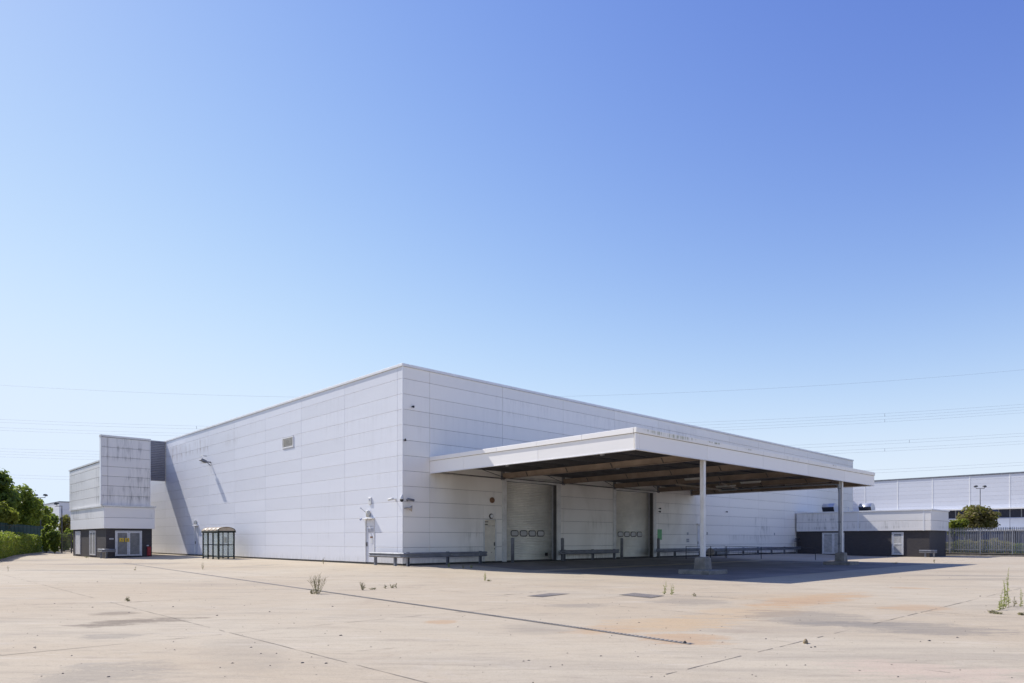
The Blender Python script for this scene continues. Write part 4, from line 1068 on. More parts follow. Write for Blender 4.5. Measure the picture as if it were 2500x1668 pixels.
# ------------------------------------------------------------------ brick plant room, right of the warehouse front
rx0, rx1, ry0, ry1 = 52.8, 58.5, -13.2, -0.15
pr = thing('plant_room', (rx0, ry0, -.3), 'long low dark brick plant room with stained white fascia', 'building')
box('wall', rx0, rx1, ry0, ry1, -.45, 2.36, 'brick', pr)
fz0, fz1 = 2.30, 4.30
core = box('fascia', rx0 - .14, rx1 + .14, ry0 - .14, ry1, fz0 + .02, fz1 - .02, 'joint', pr)
fclad(core, 'x', -1, rx0 - .14, [ry0 - .2, ry0 + .45, -6.68, ry1], [fz0, 3.30, fz1], 'plant_fascia')
fclad(core, 'y', -1, ry0 - .14, [rx0 - .2, rx1 + .2], [fz0, 3.30, fz1], 'plant_fascia')
for y in (-6.68, ry0 + .45): box('cover_strip', rx0 - .215, rx0 - .202, y - .07, y + .07, fz0, fz1, 'trim', pr)
MB().box(rx0 - .28, rx1 + .28, ry0 - .28, ry1, fz1, fz1 + .12).build('coping', 'trim', pr)
dframe(pr, 'x', -1, rx0, -5.15, -3.0, -.14, 2.08)
louvre_leaf(pr, 'x', -1, rx0, -5.14, -4.09, -.12, 2.06, 1); louvre_leaf(pr, 'x', -1, rx0, -4.07, -3.01, -.12, 2.06, 1)
dframe(pr, 'x', -1, rx0, -10.85, -9.92, -.14, 2.08)
louvre_leaf(pr, 'x', -1, rx0, -10.84, -9.93, -.12, 2.06, 1)
box('door_mid_rail', rx0 - .075, rx0 - .055, -10.73, -10.04, .90, 1.0, 'flake', pr)
def cowl(x, y, w_, label):
    th = thing('roof_cowl', (x, y, fz1 + .12), label, 'vent cowl')
    m = MB(); z0 = fz1 + .12; prof = [(x, z0)]
    for t in range(0, 100, 11): prof.append((x + .55 - .75 * math.cos(rad(t * .9 + 12)) + .2, z0 + .25 + .72 * math.sin(rad(t * .9 + 12))))
    prof += [(x + 1.15, z0 + .75), (x + 1.3, z0 + .4), (x + 1.32, z0)]
    prof = [(x + .12, z0), (x - .14, z0 + .52), (x - .05, z0 + .70), (x + .12, z0 + .84), (x + .35, z0 + .92), (x + .62, z0 + .92), (x + .9, z0 + .84), (x + 1.1, z0 + .66), (x + 1.22, z0 + .4), (x + 1.27, z0)]
    n = len(prof)
    a = [(px_, y, pz) for px_, pz in prof]; b = [(px_, y - w_, pz) for px_, pz in prof]
    m.add(a + b, [(i, i + 1, n + i + 1, n + i) for i in range(1, n - 1)], True); m.add(a, [tuple(range(n))]); m.add(b, [tuple(range(n))])
    m.build('hood', 'cowl', th)
    MB().add([(x + .13, y - .04, z0 + .01), (x - .11, y - .04, z0 + .49), (x - .11, y - w_ + .04, z0 + .49), (x + .13, y - w_ + .04, z0 + .01)], [(0, 1, 2, 3)]).build('mouth', 'black', th)
    MB().add([(x + .12, y, z0), (x - .14, y, z0 + .52), (x - .14, y - w_, z0 + .52), (x + .12, y - w_, z0)], [(0, 1, 2, 3)]).build('mesh', 'black', th)
cowl(53.2, -2.75, 1.25, 'dark curved metal vent cowl on the plant room roof in the shade')
cowl(55.6, -5.7, 1.25, 'bright sunlit metal vent cowl on the plant room roof')
tag(MB().tube([(54.5, -5.0, fz1 + .1), (54.5, -5.0, fz1 + .65)], .035, 8).build('vent_stub', 'white_plastic'), 'thin white vent stub on the plant room roof', 'vent pipe')
th = thing('guard_rail', (52.1, -13.3, zg(52, -13.3)), 'short white topped guard rail at the plant room brick corner', 'guard rail')
wrail([(52.1, -12.5, -1, 0), (52.1, -13.55, -1, 0), (52.2, -13.75, -.7, -.7), (52.45, -13.8, 0, -1), (52.8, -13.8, 0, -1)], .10, th)
rpost(52.1, -13.0, -1, 0, .36, th); rpost(52.35, -13.8, 0, -1, .36, th)

# ------------------------------------------------------------------ neighbouring building to the right
NX = 128.0
nb = thing('neighbour_warehouse', (NX, -10, -.3), 'large grey clad neighbouring building with a dark window band behind the fence', 'building')
ny0, ny1 = -52.0, 40.0
core = box('upper_wall', NX + .06, NX + 30, ny0, ny1, 7.2, 13.4, 'joint', nb)
jy = [18.4 - 6.17 * k for k in range(-1, 12)]
cols = sorted([y for y in jy if y > ny0])
clad(core, 'x', -1, NX + .06, cols, [7.2 + .77 * k for k in range(9)], [], 'neigh', .06, .016, .008)
for y in cols[1:-1]: box('joint_cover', NX - .03, NX - .002, y - .09, y + .09, 7.2, 13.36, 'trim', nb)
MB().box(NX - .12, NX + 30, ny0, ny1, 13.4, 13.62).build('coping', 'galv', nb)
MB().box(NX - 1.1, NX + .05, ny0, ny1, 6.95, 7.18).build('ledge', 'trim', nb)
box('window_head', NX + .3, NX + 29, ny0 + .1, ny1 - .1, -.3, 6.95, 'plinth', nb)
y = 26.0; k = 0
while y > -40:
    f = MB(); f.box(NX + .1, NX + .28, y - .08, y + .08, 5.42, 6.94); f = f.build('window', 'galv', nb)
    box('pane', NX + .2, NX + .22, y - 1.62, y - .082, 5.45, 6.92, 'blue_glass' if k % 5 in (1, 2) else 'dark_glass', f)
    y -= 1.7; k += 1
box('sill', NX - .05, NX + .3, ny0, ny1, 5.28, 5.42, 'bluegrey', nb)
for y in cols:
    box('spandrel_panel', NX + .1, NX + .28, y + .02, y + 6.14, 3.25, 5.27, 'neigh', nb)
MB().box(NX - 2.2, NX + .3, ny0, 5.0, 2.95, 3.2).build('ledge', 'trim', nb)
y = 26.0; k = 0
while y > -40:
    f = MB(); f.box(NX + .1, NX + .28, y - .07, y + .07, -.2, 2.94); f = f.build('window', 'galv', nb)
    box('pane', NX + .2, NX + .22, y - 2.0, y - .08, -.2, 2.9, 'blue_glass' if k % 3 else 'dark_glass', f)
    y -= 2.1; k += 1
box('unseen_wing', NX - 9, NX + .05, 24.2, 40, -.3, 13.4, 'neigh', nb)  # unseen block, added for the shadow it casts on the neighbour wall

# ------------------------------------------------------------------ palisade fences
PALE = {}
def palisade(p0, p1, zb, ht, label, mat, pitch=.152, post_every=2.75, wid=.088):
    a, b = Vector((*p0, 0)), Vector((*p1, 0)); L = (b - a).length; t = (b - a).normalized(); nn = Vector((-t.y, t.x, 0))
    th = thing('palisade_fence', (p0[0], p0[1], zb), label, 'fence')
    ang = math.atan2(t.y, t.x)
    key = (mat, round(ht, 2))
    if key not in PALE:
        h2 = wid / 2; pr_ = [(-h2, .0), (-h2 * .45, .025), (h2 * .45, .025), (h2, .0), (h2 * .45, .018), (-h2 * .45, .018)]
        vs = []; lv = [(.06, 1, 0), (ht - .16, 1, 0), (ht - .02, .35, -.05)]
        for (z, s, o) in lv:
            for (x_, y_) in pr_: vs.append((x_ * s, y_ + o, z))
        fs = [(r * 6 + i, r * 6 + (i + 1) % 6, r * 6 + 6 + (i + 1) % 6, r * 6 + 6 + i) for r in (0, 1) for i in range(6)] + [tuple(range(6))[::-1], (12, 13, 14, 15, 16, 17)]
        me = bpy.data.meshes.new('pale'); me.from_pydata(vs, [], fs); me.materials.append(M[mat]); PALE[key] = me
    n = int(L / pitch)
    for i in range(n):
        q = a + t * (i * pitch + .05)
        o = link('pale', PALE[key], (q.x + nn.x * .045, q.y + nn.y * .045, zb + R.uniform(-.01, .01)), th); o.rotation_euler = (0, R.uniform(-.006, .006), ang)
    for z in (.32, ht - .42):
        q0, q1 = a, b
        m = MB(); w_ = nn * .02
        m.add([q + s * w_ + Vector((0, 0, zb + z + dz)) for q in (q0, q1) for s in (-1, 1) for dz in (0, .06)],
              [(0, 1, 3, 2), (4, 6, 7, 5), (0, 4, 5, 1), (2, 3, 7, 6), (0, 2, 6, 4), (1, 5, 7, 3)]); m.build('rail', mat, th)
    d = 0.6
    while d < L:
        q = a + t * d - nn * .07
        box('post', q.x - .05, q.x + .05, q.y - .05, q.y + .05, zb - .35, zb + ht - .12, mat, th); d += post_every
palisade((61.5, -4.0), (61.5, -27.5), 0.0, 2.72, 'tall grey steel palisade fence on the kerb behind the plant room', 'steel')

# kerbs and verges
def verge(pts, name, mat, lift, label):
    m = MB(); vs = [(x, y, zg(x, y) + lift) for x, y in pts]
    m.add(vs, [tuple(range(len(vs)))])
    return tag(m.build(name, mat), label, None, None, 'structure')
def kerb(path, label, hgt=.13, wd=.16, seg=.9):
    p0 = path[0]; th = thing('kerb', (p0[0], p0[1], zg(*p0)), label, 'kerb')
    for a, b in zip(path[:-1], path[1:]):
        a, b = Vector((*a, 0)), Vector((*b, 0)); L = (b - a).length; t = (b - a) / L; nn = Vector((-t.y, t.x, 0)); k = max(1, round(L / seg))
        for i in range(k):
            c0, c1 = a + t * (L * i / k + .006), a + t * (L * (i + 1) / k - .006); j = R.uniform(-.012, .012)
            m = MB(); q = [c0 - nn * wd / 2, c1 - nn * wd / 2, c1 + nn * wd / 2, c0 + nn * wd / 2]
            zz = [zg(p.x, p.y) for p in q]
            m.add([(p.x, p.y, z - .05) for p, z in zip(q, zz)] + [(p.x, p.y, z + hgt + j) for p, z in zip(q, zz)], [(0, 3, 2, 1), (4, 5, 6, 7), (0, 1, 5, 4), (1, 2, 6, 5), (2, 3, 7, 6), (3, 0, 4, 7)])
            m.build('kerb_stone', 'kerb', th)
verge([(60.75, -3), (60.75, -60), (100, -60), (100, -3)], 'verge', 'soil', .14, 'bare soil verge behind the kerb and palisade fence')
kerb([(60.65, -4), (60.65, -27.5)], 'pale concrete kerb below the tall palisade fence', .15)
KL = [(-21.0, 8.0), (-14.9, 34.4), (-11.6, 51.9), (-8.6, 63.0), (-6.2, 71.0), (-3.2, 75.5)]
kerb(KL, 'dark concrete kerb along the foot of the clipped hedge')
m = MB(); vs = []
for x, y in KL + [(-3.2, 140)]: vs += [(x - .08, y, zg(x, y) + .10), (-90, y + (20 if y > 100 else 0), zg(-90, y) + .10)]
m.add(vs, [(2 * i, 2 * i + 1, 2 * i + 3, 2 * i + 2) for i in range(len(KL))])
tag(m.build('verge', 'grass'), 'planted verge behind the hedge kerb', None, None, 'structure')
def off_left(path, d):
    out = []
    for i, (x, y) in enumerate(path):
        a, b = path[max(i - 1, 0)], path[min(i + 1, len(path) - 1)]
        t = Vector((b[0] - a[0], b[1] - a[1])).normalized(); out.append((x - t.y * d, y + t.x * d))
    return out
# green fence: posts and infill boards
def green_fence(path, zt_, label):
    p0 = path[0]; th = thing('green_fence', (p0[0], p0[1], zg(*p0)), label, 'fence')
    for a, b in zip(path[:-1], path[1:]):
        a, b = Vector((*a, 0)), Vector((*b, 0)); L = (b - a).length; t = (b - a) / L; n = max(1, round(L / 2.4)); ang = math.atan2(t.y, t.x)
        for i in range(n):
            c0, c1 = a + t * (L * i / n), a + t * (L * (i + 1) / n)
            g0 = zg(c0.x, c0.y)
            box('post', c0.x - .04, c0.x + .04, c0.y - .04, c0.y + .04, g0, zt_ + .04, 'green_frame', th)
            m = MB(); nn = Vector((-t.y, t.x, 0)) * .02; q = [c0 + t * .04 - nn, c1 - t * .04 - nn, c1 - t * .04 + nn, c0 + t * .04 + nn]
            m.add([(p.x, p.y, g0 + .15) for p in q] + [(p.x, p.y, zt_) for p in q], [(0, 3, 2, 1), (4, 5, 6, 7), (0, 1, 5, 4), (1, 2, 6, 5), (2, 3, 7, 6), (3, 0, 4, 7)])
            m.build('infill_panel', 'green_fence', th)
            for hz in (.9, zt_ - .3):
                m = MB(); nn = Vector((-t.y, t.x, 0)) * .04; q = [c0 + t * .04 - nn, c1 - t * .04 - nn, c1 - t * .04 + nn, c0 + t * .04 + nn]
                m.add([(p.x, p.y, hz) for p in q] + [(p.x, p.y, hz + .06) for p in q], [(0, 3, 2, 1), (4, 5, 6, 7), (0, 1, 5, 4), (1, 2, 6, 5), (2, 3, 7, 6), (3, 0, 4, 7)])
                m.build('cross_rail', 'green_frame', th)
GF = [at_depth(-170, 1300, 50)[:2], at_depth(0, 1300, 72)[:2], at_depth(106, 1300, 95)[:2]]
green_fence(GF, 3.22, 'dark green boarded fence standing behind the clipped hedge')
pa, pb = at_depth(148, 1330, 83)[:2], at_depth(190, 1330, 80)[:2]
palisade(pa, pb, -.2, 2.5, 'dark palisade fence beside the tower block in the shade', 'steel_dark', .35, 2.75, .13)

# ------------------------------------------------------------------ foliage
def leaves(blobs, n, size, seed, flat=.35, shell=.75):
    """blobs: (x, y, z, rx, ry, rz). Returns verts, faces of folded leaf sprays through the crown"""
    g_ = np.random.default_rng(seed)
    vol = np.array([b[3] * b[4] * b[5] for b in blobs]) ** .75; vol /= vol.sum()
    which = g_.choice(len(blobs), n, p=vol); B = np.array(blobs)[which]
    d = g_.normal(size=(n, 3)); d /= np.linalg.norm(d, axis=1)[:, None]
    rr = g_.uniform(shell ** 3, 1, n) ** (1 / 3) * g_.normal(1, .07, n) * np.where(g_.random(n) < .12, g_.uniform(1.05, 1.45, n), 1)
    c = B[:, :3] + d * B[:, 3:] * rr[:, None]
    nr = d + g_.normal(scale=.7, size=(n, 3)); nr[:, 2] += flat; nr /= np.linalg.norm(nr, axis=1)[:, None]
    up = g_.normal(size=(n, 3)); t = np.cross(nr, up); t /= np.linalg.norm(t, axis=1)[:, None]; b2 = np.cross(nr, t)
    s = size * g_.uniform(.55, 1.35, n)[:, None]
    v = np.stack([c - t * s * .5, c + b2 * s * .3 + nr * s * .1, c + t * s * .5 - nr * s * .08, c - b2 * s * .3 + nr * s * .1], 1).reshape(-1, 3)
    f = np.arange(4 * n).reshape(-1, 4)
    return v, f
def leaf_obj(name, v, f, mat, parent, loc):
    me = bpy.data.meshes.new(name); me.from_pydata((v - np.array(loc)).tolist(), [], f.tolist()); me.materials.append(M[mat])
    return link(name, me, loc, parent)
def crown_blobs(c, r, h, k, seed):
    q = random.Random(seed); out = [(c[0], c[1], c[2], r * .62, r * .62, h * .62)]
    for i in range(k):
        th = q.uniform(0, 6.283); e = q.uniform(-.75, 1.0); rr = math.sqrt(max(0, 1 - e * e * .8)) * q.uniform(.5, .95)
        s = q.uniform(.18, .40)
        out.append((c[0] + math.cos(th) * rr * r, c[1] + math.sin(th) * rr * r, c[2] + e * h * .72, r * s, r * s, h * s * .85))
    return out
def tree(base, height, r, zlow, mat, label, n, size, seed, k=16, group=None):
    x, y = base; g_ = zg(x, y); th = thing('broadleaf_tree', (x, y, g_), label, 'tree', group)
    zc = (height + zlow) / 2; hh = (height - zlow) / 2
    q = random.Random(seed)
    m = MB(); m.tube([(x, y, g_ - .1), (x + .05, y, zlow * .6), (x - .05, y + .05, zc), (x, y, zc + hh * .6)], [.17, .14, .09, .03], 8)
    for i in range(7):
        th_ = q.uniform(0, 6.28); z0 = zlow * .6 + q.random() * (zc - zlow * .6)
        m.tube([(x, y, z0), (x + math.cos(th_) * r * .4, y + math.sin(th_) * r * .4, z0 + hh * .35), (x + math.cos(th_) * r * .75, y + math.sin(th_) * r * .75, z0 + hh * .75)], [.07, .045, .015], 6)
    m.build('trunk', 'bark', th)
    v, f = leaves(crown_blobs((x, y, zc), r, hh, k, seed), n, size, seed)
    leaf_obj('crown', v, f, mat, th, (x, y, zc))
def tr(u, d, vtop, vlow, rpx, mat, label, n, size, seed, k=16):
    x, y, zt_ = at_depth(u, vtop, d); zl_ = at_depth(u, vlow, d)[2]
    tree((x, y), zt_, rpx / FPX * d, max(zl_, .4), mat, label, n, size, seed, k)
tr(-28, 80, 1150, 1300, 62, 'leaf_dark', 'tall dark green tree rising behind the green fence', 5200, .55, 3, 30)
tr(30, 88, 1186, 1300, 52, 'leaf_mid', 'broad sunlit green tree behind the green fence, below the tall dark one', 5200, .52, 4, 28)
tr(76, 98, 1212, 1306, 42, 'leaf_mid', 'rounded green tree behind the green fence near the twin headed lamp', 4200, .5, 5, 24)
tr(112, 104, 1244, 1312, 26, 'leaf_dark', 'small ragged tree between the green fence and the tower block', 2000, .46, 6, 14)
tr(2, 75, 1224, 1296, 34, 'leaf_yel', 'low yellow green tree leaning over the green fence', 1900, .46, 8, 12)
tr(166, 100, 1250, 1318, 22, 'leaf_brown', 'small yellowing tree beside the tower block behind the dark palisade', 1800, .3, 9, 10)
tr(2391, 96, 1233, 1300, 46, 'leaf_brown', 'rounded brown green tree behind the tall palisade fence', 3800, .42, 12, 30)
tr(2332, 90, 1262, 1320, 26, 'leaf_yel', 'small yellow green tree beside the plant room roof edge', 1700, .40, 13, 14)
def shrub(u, d, vtop, rpx, mat, label, n, size, seed):
    x, y, zt_ = at_depth(u, vtop, d); r = rpx / FPX * d; g_ = zg(x, y); th = thing('shrub', (x, y, g_), label, 'shrub'); q = random.Random(seed)
    m = MB(); bl = []
    for i in range(9):
        a = q.uniform(0, 6.28); s_ = q.uniform(.1, .75) * r; h_ = (zt_ - g_) * q.uniform(.5, .93); p = (x + math.cos(a) * s_, y + math.sin(a) * s_, g_ + h_)
        m.tube([(x, y, g_ - .05), ((x + p[0]) / 2, (y + p[1]) / 2, g_ + h_ * .6), p], [.035, .02, .008], 5)
        for f_ in (.3, .6, .95): bl.append((x + (p[0] - x) * f_ * 1.1, y + (p[1] - y) * f_ * 1.1, g_ + h_ * f_, r * q.uniform(.25, .42), r * q.uniform(.25, .42), h_ * q.uniform(.12, .2)))
    m.build('stem', 'bark', th)
    v, f = leaves(bl, n, size, seed, .2, .3); leaf_obj('foliage', v, f, mat, th, (x, y, g_))
shrub(113, 84, 1281, 15, 'leaf_mid', 'narrow feathery shrub at the end of the clipped hedge', 2600, .30, 14)
shrub(134, 82, 1288, 19, 'leaf_dark', 'dark loose shrub between hedge end and dark palisade', 2600, .32, 15)
shrub(158, 92, 1300, 22, 'leaf_mid', 'low green shrub behind the dark palisade fence', 2200, .34, 16)
shrub(182, 95, 1292, 22, 'leaf_dark', 'dark shrub behind the tower block end of the dark palisade', 2000, .34, 17)
def hedge(path, hgt, wd, mat, label, n, size, seed):
    P = [Vector((*p, 0)) for p in path]; q = np.random.default_rng(seed); V = []; L = [(b - a).length for a, b in zip(P[:-1], P[1:])]
    c0 = P[0]; th = thing('hedge', (c0.x, c0.y, zg(c0.x, c0.y)), label, 'hedge')
    pts = []; nrm = []
    pr_ = np.array(L) / sum(L); seg = q.choice(len(L), n, p=pr_)
    core = MB()
    for a, b in zip(P[:-1], P[1:]):
        t = (b - a).normalized(); nn = Vector((-t.y, t.x, 0)) * wd * .32
        qd = [a - nn, b - nn, b + nn, a + nn]
        core.add([(p.x, p.y, zg(p.x, p.y)) for p in qd] + [(p.x, p.y, zg(p.x, p.y) + hgt * .8) for p in qd], [(0, 3, 2, 1), (4, 5, 6, 7), (0, 1, 5, 4), (1, 2, 6, 5), (2, 3, 7, 6), (3, 0, 4, 7)])
    core.build('branches', 'leaf_dark', th)
    for s in seg:
        a, b = P[s], P[s + 1]; t = (b - a).normalized(); nn = Vector((-t.y, t.x, 0)); f_ = q.random(); bumpy = .13 * math.sin(f_ * L[s] * 2.1 + s) + .12 * math.sin(f_ * L[s] * .9 + 2 * s) + .07 * math.sin(f_ * L[s] * 5.3) + q.normal(0, .09)
        side = q.integers(0, 3)
        if side == 2: o, z, no = q.uniform(-.5, .5) * wd, hgt + bumpy, Vector((0, 0, 1))
        else: o, z, no = (-.5 if side == 0 else .5) * wd + q.normal(0, .06), q.uniform(.02, 1) * hgt + (bumpy if q.random() > .5 else 0), nn * (-1 if side == 0 else 1)
        p = a.lerp(b, f_) + nn * o; pts.append((p.x, p.y, zg(p.x, p.y) + z)); nrm.append(no)
    c = np.array(pts); nr = np.array([tuple(v) for v in nrm]) + q.normal(scale=.6, size=(n, 3)); nr /= np.linalg.norm(nr, axis=1)[:, None]
    t = np.cross(nr, q.normal(size=(n, 3))); t /= np.linalg.norm(t, axis=1)[:, None]; b2 = np.cross(nr, t); s = size * q.uniform(.5, 1.4, n)[:, None]
    v = np.stack([c - t * s * .5, c + b2 * s * .32 + nr * s * .1, c + t * s * .5, c - b2 * s * .32 + nr * s * .1], 1).reshape(-1, 3)
    leaf_obj('foliage', v, np.arange(4 * n).reshape(-1, 4), mat, th, tuple(c0))
hedge(off_left(KL[1:5], .75), 2.05, 1.2, 'leaf_mid', 'clipped green hedge along the kerb in front of the green fence', 15000, .22, 21)
hedge(off_left([(-17.6, 23.0), (-14.9, 34.4), (-14.3, 38.0)], .8), 1.7, 1.1, 'leaf_brown', 'reddish brown hedge end joining the clipped green hedge', 3500, .18, 22)
hedge([(67.0, -6.0), (67.0, -17.5)], 1.45, 1.6, 'leaf_tan', 'tan flowering hedge behind the tall palisade fence', 6500, .17, 23)
hedge([(66.5, -17.5), (66.5, -30.0)], 1.0, 1.6, 'leaf_mid', 'low green hedge behind the tall palisade fence', 4500, .17, 24)

# ------------------------------------------------------------------ far building and lamps, left
fc = at_depth(144.6, 1225, 150)
fb = thing('far_warehouse', (fc[0], fc[1], -.3), 'pale far warehouse block beyond the trees and twin headed lamp', 'building')
fx, fy, fzt = fc
box('wall', fx + .06, fx + 40, fy + .06, fy + 34, -.3, fzt - .1, 'joint', fb)
fw = box('coping', fx - .1, fx + 40, fy - .1, fy + 34, fzt - .1, fzt + .1, 'galv', fb)
cw = backing('wall', 'x', -1, fx + .07, .005, (fy + .1, fy + 34, 3.4, fzt - .15), [], 'joint', fb)
clad(cw, 'x', -1, fx + .065, [fy, fy + 6, fy + 12, fy + 18, fy + 24, fy + 34], [3.4 + (fzt - 3.5) * k / 4 for k in range(5)], [], 'far_white')
clad(cw, 'y', -1, fy + .065, [fx, fx + 6, fx + 12, fx + 18], [3.4 + (fzt - 3.5) * k / 4 for k in range(5)], [], 'far_white')
box('window_band', fx - .01, fx + .058, fy + .3, fy + 33, 1.0, 3.2, 'dark_glass', fb)
def lamp(u, d, vtop, heads, label):
    x, y, z = at_depth(u, vtop, d); g_ = zg(x, y); th = thing('lamp_post', (x, y, g_), label, 'street lamp')
    MB().tube([(x, y, g_), (x, y, z)], [.085, .055], 10).build('pole', 'steel_dark', th)
    ax = Vector((AX[0], AY[0], 0)).normalized()
    arm = MB().tube([Vector((x, y, z)) - ax * (.66 if heads != 'r' else .9), Vector((x, y, z)) + ax * (.66 if heads == 'b' else .05)], .04, 6).build('arm', 'steel_dark', th)
    for s in ((-1, 1) if heads == 'b' else (-1,)):
        c = Vector((x, y, z + .28)) + ax * s * .64
        m = MB(); o = ax * s
        pr_ = [(-.22, .0), (.20, -.1), (.30, .07), (.1, .22), (-.14, .18)]
        side = Vector((-ax.y, ax.x, 0)) * .16
        m.prism([c + o * a + Vector((0, 0, b)) - side for a, b in pr_], c - side, c + side).build('head', 'steel_dark', th)
        MB().tube([c + Vector((0, 0, -.28)), c], .03, 6).build('stirrup', 'steel_dark', th)
lamp(99.0, 95, 1215, 'b', 'twin headed floodlight lamp post behind the left trees')
lamp(151.0, 88, 1236, 'r', 'single headed lamp post beside the far pale warehouse')
lamp(2393, 106, 1193, 'b', 'twin headed floodlight lamp post behind the brown green tree')

# ------------------------------------------------------------------ power lines far behind
def wires(pxs, names, d, pair, label, group=None):
    us = [p[0] for p in pxs]; vs = [p[1] for p in pxs]
    a, b, c = np.polyfit(us, vs, 2)
    mid = at_depth(1250, a * 1250 ** 2 + b * 1250 + c, d)
    th = thing('power_line', mid, label, 'power line', group)
    U = list(range(-1000, 3501, 90)); DZ = 0.9
    for j in range(2 if pair else 1):
        pts = [Vector(at_depth(u, a * u * u + b * u + c, d)) - Vector((0, 0, DZ * j)) for u in U]
        MB().tube(pts, .02, 5, False).build('conductor', 'wire', th)
    if pair:
        for u in np.arange(-700 + 60 * (pxs[0][1] % 5), 3300, 560):
            p = Vector(at_depth(u, a * u * u + b * u + c, d)); MB().tube([p, p - Vector((0, 0, DZ))], .05, 5).build('spacer', 'wire', th)
wires([(0, 942), (745, 966), (1436, 970), (2500, 902)], 0, 210, False, 'single topmost earth wire of the overhead line')
wires([(0, 1026), (479, 1037), (1723, 1033), (2500, 986)], 0, 210, True, 'uppermost twin conductor pair below the earth wire')
wires([(0, 1046), (457, 1055), (1787, 1045), (2500, 1000)], 0, 222, True, 'second twin conductor pair close below the uppermost pair')
wires([(0, 1097), (234, 1100), (1968, 1087), (2500, 1057)], 0, 210, True, 'middle twin conductor pair of the overhead line')
wires([(0, 1111), (234, 1113), (2021, 1103), (2500, 1076)], 0, 222, True, 'twin conductor pair just under the middle pair')
wires([(0, 1160), (180, 1163), (2128, 1149), (2500, 1128)], 0, 210, True, 'lowest twin conductor pair just above the neighbouring roofs')

# ------------------------------------------------------------------ weeds, stones, litter
def weed(u, v, hgt, n, spread, style, label, seed):
    x, y, z = gp(u, v); q = random.Random(seed); th = thing('weed', (x, y, z), label, 'weed')
    m = MB(); lv = []
    for i in range(n):
        a = q.uniform(0, 6.28); s = q.uniform(.1, 1) * spread; h_ = hgt * q.uniform(.5, 1.0)
        b0 = Vector((x + math.cos(a) * s * .25, y + math.sin(a) * s * .25, z - .01)); tip = Vector((x + math.cos(a) * s, y + math.sin(a) * s, z + h_))
        md = b0.lerp(tip, .5) + Vector((q.uniform(-.04, .04), q.uniform(-.04, .04), h_ * .08))
        m.tube([b0, md, tip], [.006, .0045, .002], 4, False)
        k = {'spike': int(8 + h_ * 34), 'bush': 5, 'grass': 2}[style]
        for j in range(k):
            f_ = q.uniform(.05 if style != 'bush' else .02, 1.0); p = b0.lerp(md, f_ * 2) if f_ < .5 else md.lerp(tip, f_ * 2 - 1)
            L = {'spike': .062 * (1.15 - f_ * .8), 'bush': .07, 'grass': .08}[style] * q.uniform(.6, 1.3)
            if style == 'bush' and f_ > .45: L *= .45
            d = Vector((q.gauss(0, 1), q.gauss(0, 1), q.uniform(-.2, .9))).normalized(); e = d.orthogonal().normalized() * L * .24
            lv.append((p, p + d * L * .5 + e, p + d * L, p + d * L * .5 - e))
        if style == 'bush':
            for j in range(4):
                f_ = q.uniform(.4, .95); p = md.lerp(tip, max(0, f_ * 2 - 1)); d = Vector((q.gauss(0, 1), q.gauss(0, 1), 1.4)).normalized()
                m.tube([p, p + d * hgt * q.uniform(.12, .28)], [.004, .002], 4, False)
    if style != 'grass' or True: m.build('stem', 'weed_dry' if style == 'bush' else 'weed', th)
    vs = np.array([tuple(p) for l in lv for p in l])
    leaf_obj('leaf', vs, np.arange(len(vs)).reshape(-1, 4), 'weed_dry' if style == 'bush' else 'weed', th, (x, y, z))
weed(774, 1450, .64, 20, .32, 'bush', 'dry branching weed growing in the drain channel', 31)
weed(761, 1450, .16, 8, .12, 'bush', 'tiny dry weed at the foot of the branching weed', 32)
weed(886, 1441, .30, 9, .16, 'bush', 'small dry weed in the yard behind the branching weed', 33)
weed(912, 1440, .08, 8, .2, 'bush', 'low creeping weed beside the small dry weed', 34)
weed(940, 1437, .18, 4, .05, 'bush', 'thin single dry weed in the open yard', 35)
weed(958, 1436, .16, 6, .12, 'bush', 'low pale weed in the open yard by the thin weed', 36)
weed(968, 1436, .20, 3, .04, 'bush', 'upright pale weed at the end of the weed row', 38)
weed(1184, 1418, .45, 4, .06, 'spike', 'tall thin weed in the sun before the cream door', 37)
weed(1192, 1419, .08, 8, .2, 'bush', 'flat dry weed at the foot of the tall thin weed', 39)
weed(1096, 1385, .38, 5, .07, 'spike', 'green weed at the corner guard rail post', 40)
weed(1131, 1387, .20, 6, .1, 'bush', 'small weed on the shadow edge by the corner guard rail', 41)
weed(1151, 1387, .24, 5, .07, 'spike', 'pale flowering weed on the shadow edge before the cream door', 42)
weed(1622, 1451, .46, 3, .08, 'spike', 'yellow flowered weed at the worn access cover', 43)
weed(1641, 1452, .36, 3, .08, 'spike', 'second yellow weed beside the worn access cover', 44)
weed(1694, 1456, .12, 4, .05, 'bush', 'tiny weed in the joint beyond the yellow weeds', 45)
weed(2449, 1487, .80, 3, .06, 'spike', 'tall leafy green weed at the bend of the cracked joint', 46)
weed(2455, 1484, .98, 3, .05, 'spike', 'tallest leafy green weed at the cracked joint', 47)
weed(2463, 1482, 1.02, 3, .06, 'spike', 'tall feathery weed at the right of the weed clump', 48)
weed(2440, 1490, .35, 5, .08, 'spike', 'short green weed at the left foot of the tall weeds', 49)
weed(2492, 1482, .54, 2, .03, 'spike', 'lone upright green weed apart from the tall clump', 50)
weed(2475, 1481, .26, 3, .05, 'bush', 'thin dry weed between the tall clump and the lone weed', 51)
weed(2421, 1497, .08, 12, .14, 'bush', 'dried brown tuft in the cracked joint', 52)
weed(2434, 1499, .06, 10, .14, 'bush', 'second dried tuft in the cracked joint corner', 53)
weed(2494, 1502, .07, 10, .1, 'bush', 'dark dried tuft in the joint below the lone weed', 54)
weed(2281, 1374, .30, 6, .1, 'bush', 'small dark weed in the joint before the plant room rail', 55)
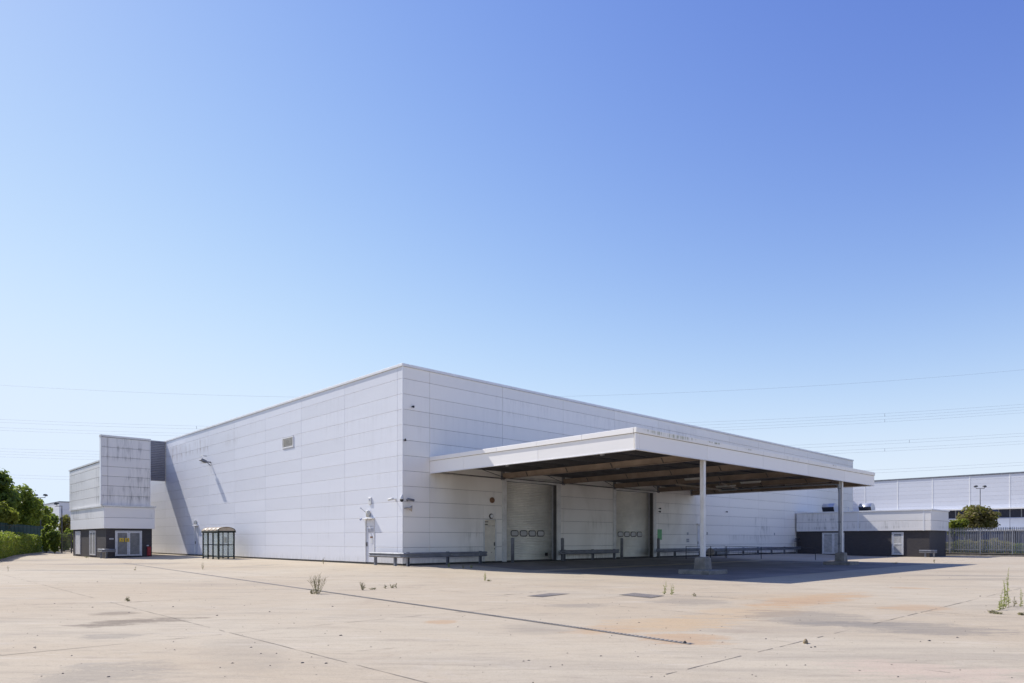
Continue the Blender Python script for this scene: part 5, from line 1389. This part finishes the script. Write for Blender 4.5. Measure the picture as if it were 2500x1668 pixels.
weed(2185, 1377, .16, 10, .25, 'bush', 'low dry weed patch at the tip of the canopy shade', 56)
weed(495, 1390, .42, 5, .12, 'bush', 'thin dry weed in the yard before the bus shelter', 57)
weed(330, 1393, .30, 2, .02, 'bush', 'single dry stalk in the yard before the tower block', 58)
weed(20, 1395, .32, 2, .03, 'bush', 'single dry stalk in the yard before the reddish hedge', 59)
weed(312, 1468, .14, 6, .08, 'bush', 'tiny dry weed in the yard above the dark stain', 60)
weed(212, 1362, .22, 10, .5, 'bush', 'dry weeds along the sunny brick wall foot', 61)
weed(790, 1377, .45, 5, .1, 'bush', 'dry weed at the foot of the side wall by the white door', 62)
def stone(u, v, r, mat, label, seed, sq=.6, group=None):
    x, y, z = gp(u, v); q = random.Random(seed); m = MB(); vs = []; n = 7
    for i, (hh, rr) in enumerate(((0, .8), (.35, 1.0), (.75, .75), (1.0, .25))):
        for k in range(n):
            th = 6.283 * k / n; s = rr * r * q.uniform(.75, 1.2); vs.append((x + math.cos(th) * s * 1.3, y + math.sin(th) * s, z - .005 + hh * r * 2 * sq))
    m.add(vs, [(i * n + k, i * n + (k + 1) % n, (i + 1) * n + (k + 1) % n, (i + 1) * n + k) for i in range(3) for k in range(n)], True); m.add(vs[-n:], [tuple(range(n))])
    return tag(m.build('loose_stone', mat), label, 'stone', group)
stone(1967, 1571, .045, 'straw', 'round straw coloured lump on the cracked joint', 1, .9)
stone(1672, 1571, .03, 'black', 'black lump at the end of the drain channel', 2, .8)
for i, (u, v) in enumerate([(226, 1483), (422, 1482), (133, 1474), (238, 1421), (343, 1424), (812, 1481), (832, 1552), (1467, 1602), (85, 1581), (265, 1653), (1118, 1531), (2269, 1565), (2337, 1557), (1980, 1581), (1990, 1580), (2393, 1456), (1329, 1523), (613, 1581), (738, 1619), (796, 1620), (658, 1494), (865, 1406), (1870, 1560), (530, 1503), (795, 1417)]):
    stone(u, v, R.uniform(.014, .026), 'black' if i % 3 else 'stone', 'small dark chip lying loose on the concrete yard', 70 + i, .45, 'dark chips scattered on the yard')
m = MB(); q = random.Random(5)
for i in range(700):
    d = 6 + 46 * q.random() ** 1.6; u = q.uniform(-150, 2650); v = HV + FPX * (CH + .31) / d
    x, y, z = gp(u, v)
    if x > -.5 and y > -.5: continue
    r = q.uniform(.005, .015); a = q.uniform(0, 6.28); c, s = math.cos(a) * r, math.sin(a) * r; l = q.uniform(1, 2.4)
    m.add([(x - c * l, y - s * l, z + .001), (x + s, y - c, z + .001), (x + c * l, y + s * l, z + .001), (x - s, y + c, z + .001), (x, y, z + r * .9)], [(0, 1, 4), (1, 2, 4), (2, 3, 4), (3, 0, 4)])
tag(m.build('grit', 'stone'), 'scattered grit and dead leaf crumbs on the concrete yard', 'grit', None, 'stuff')
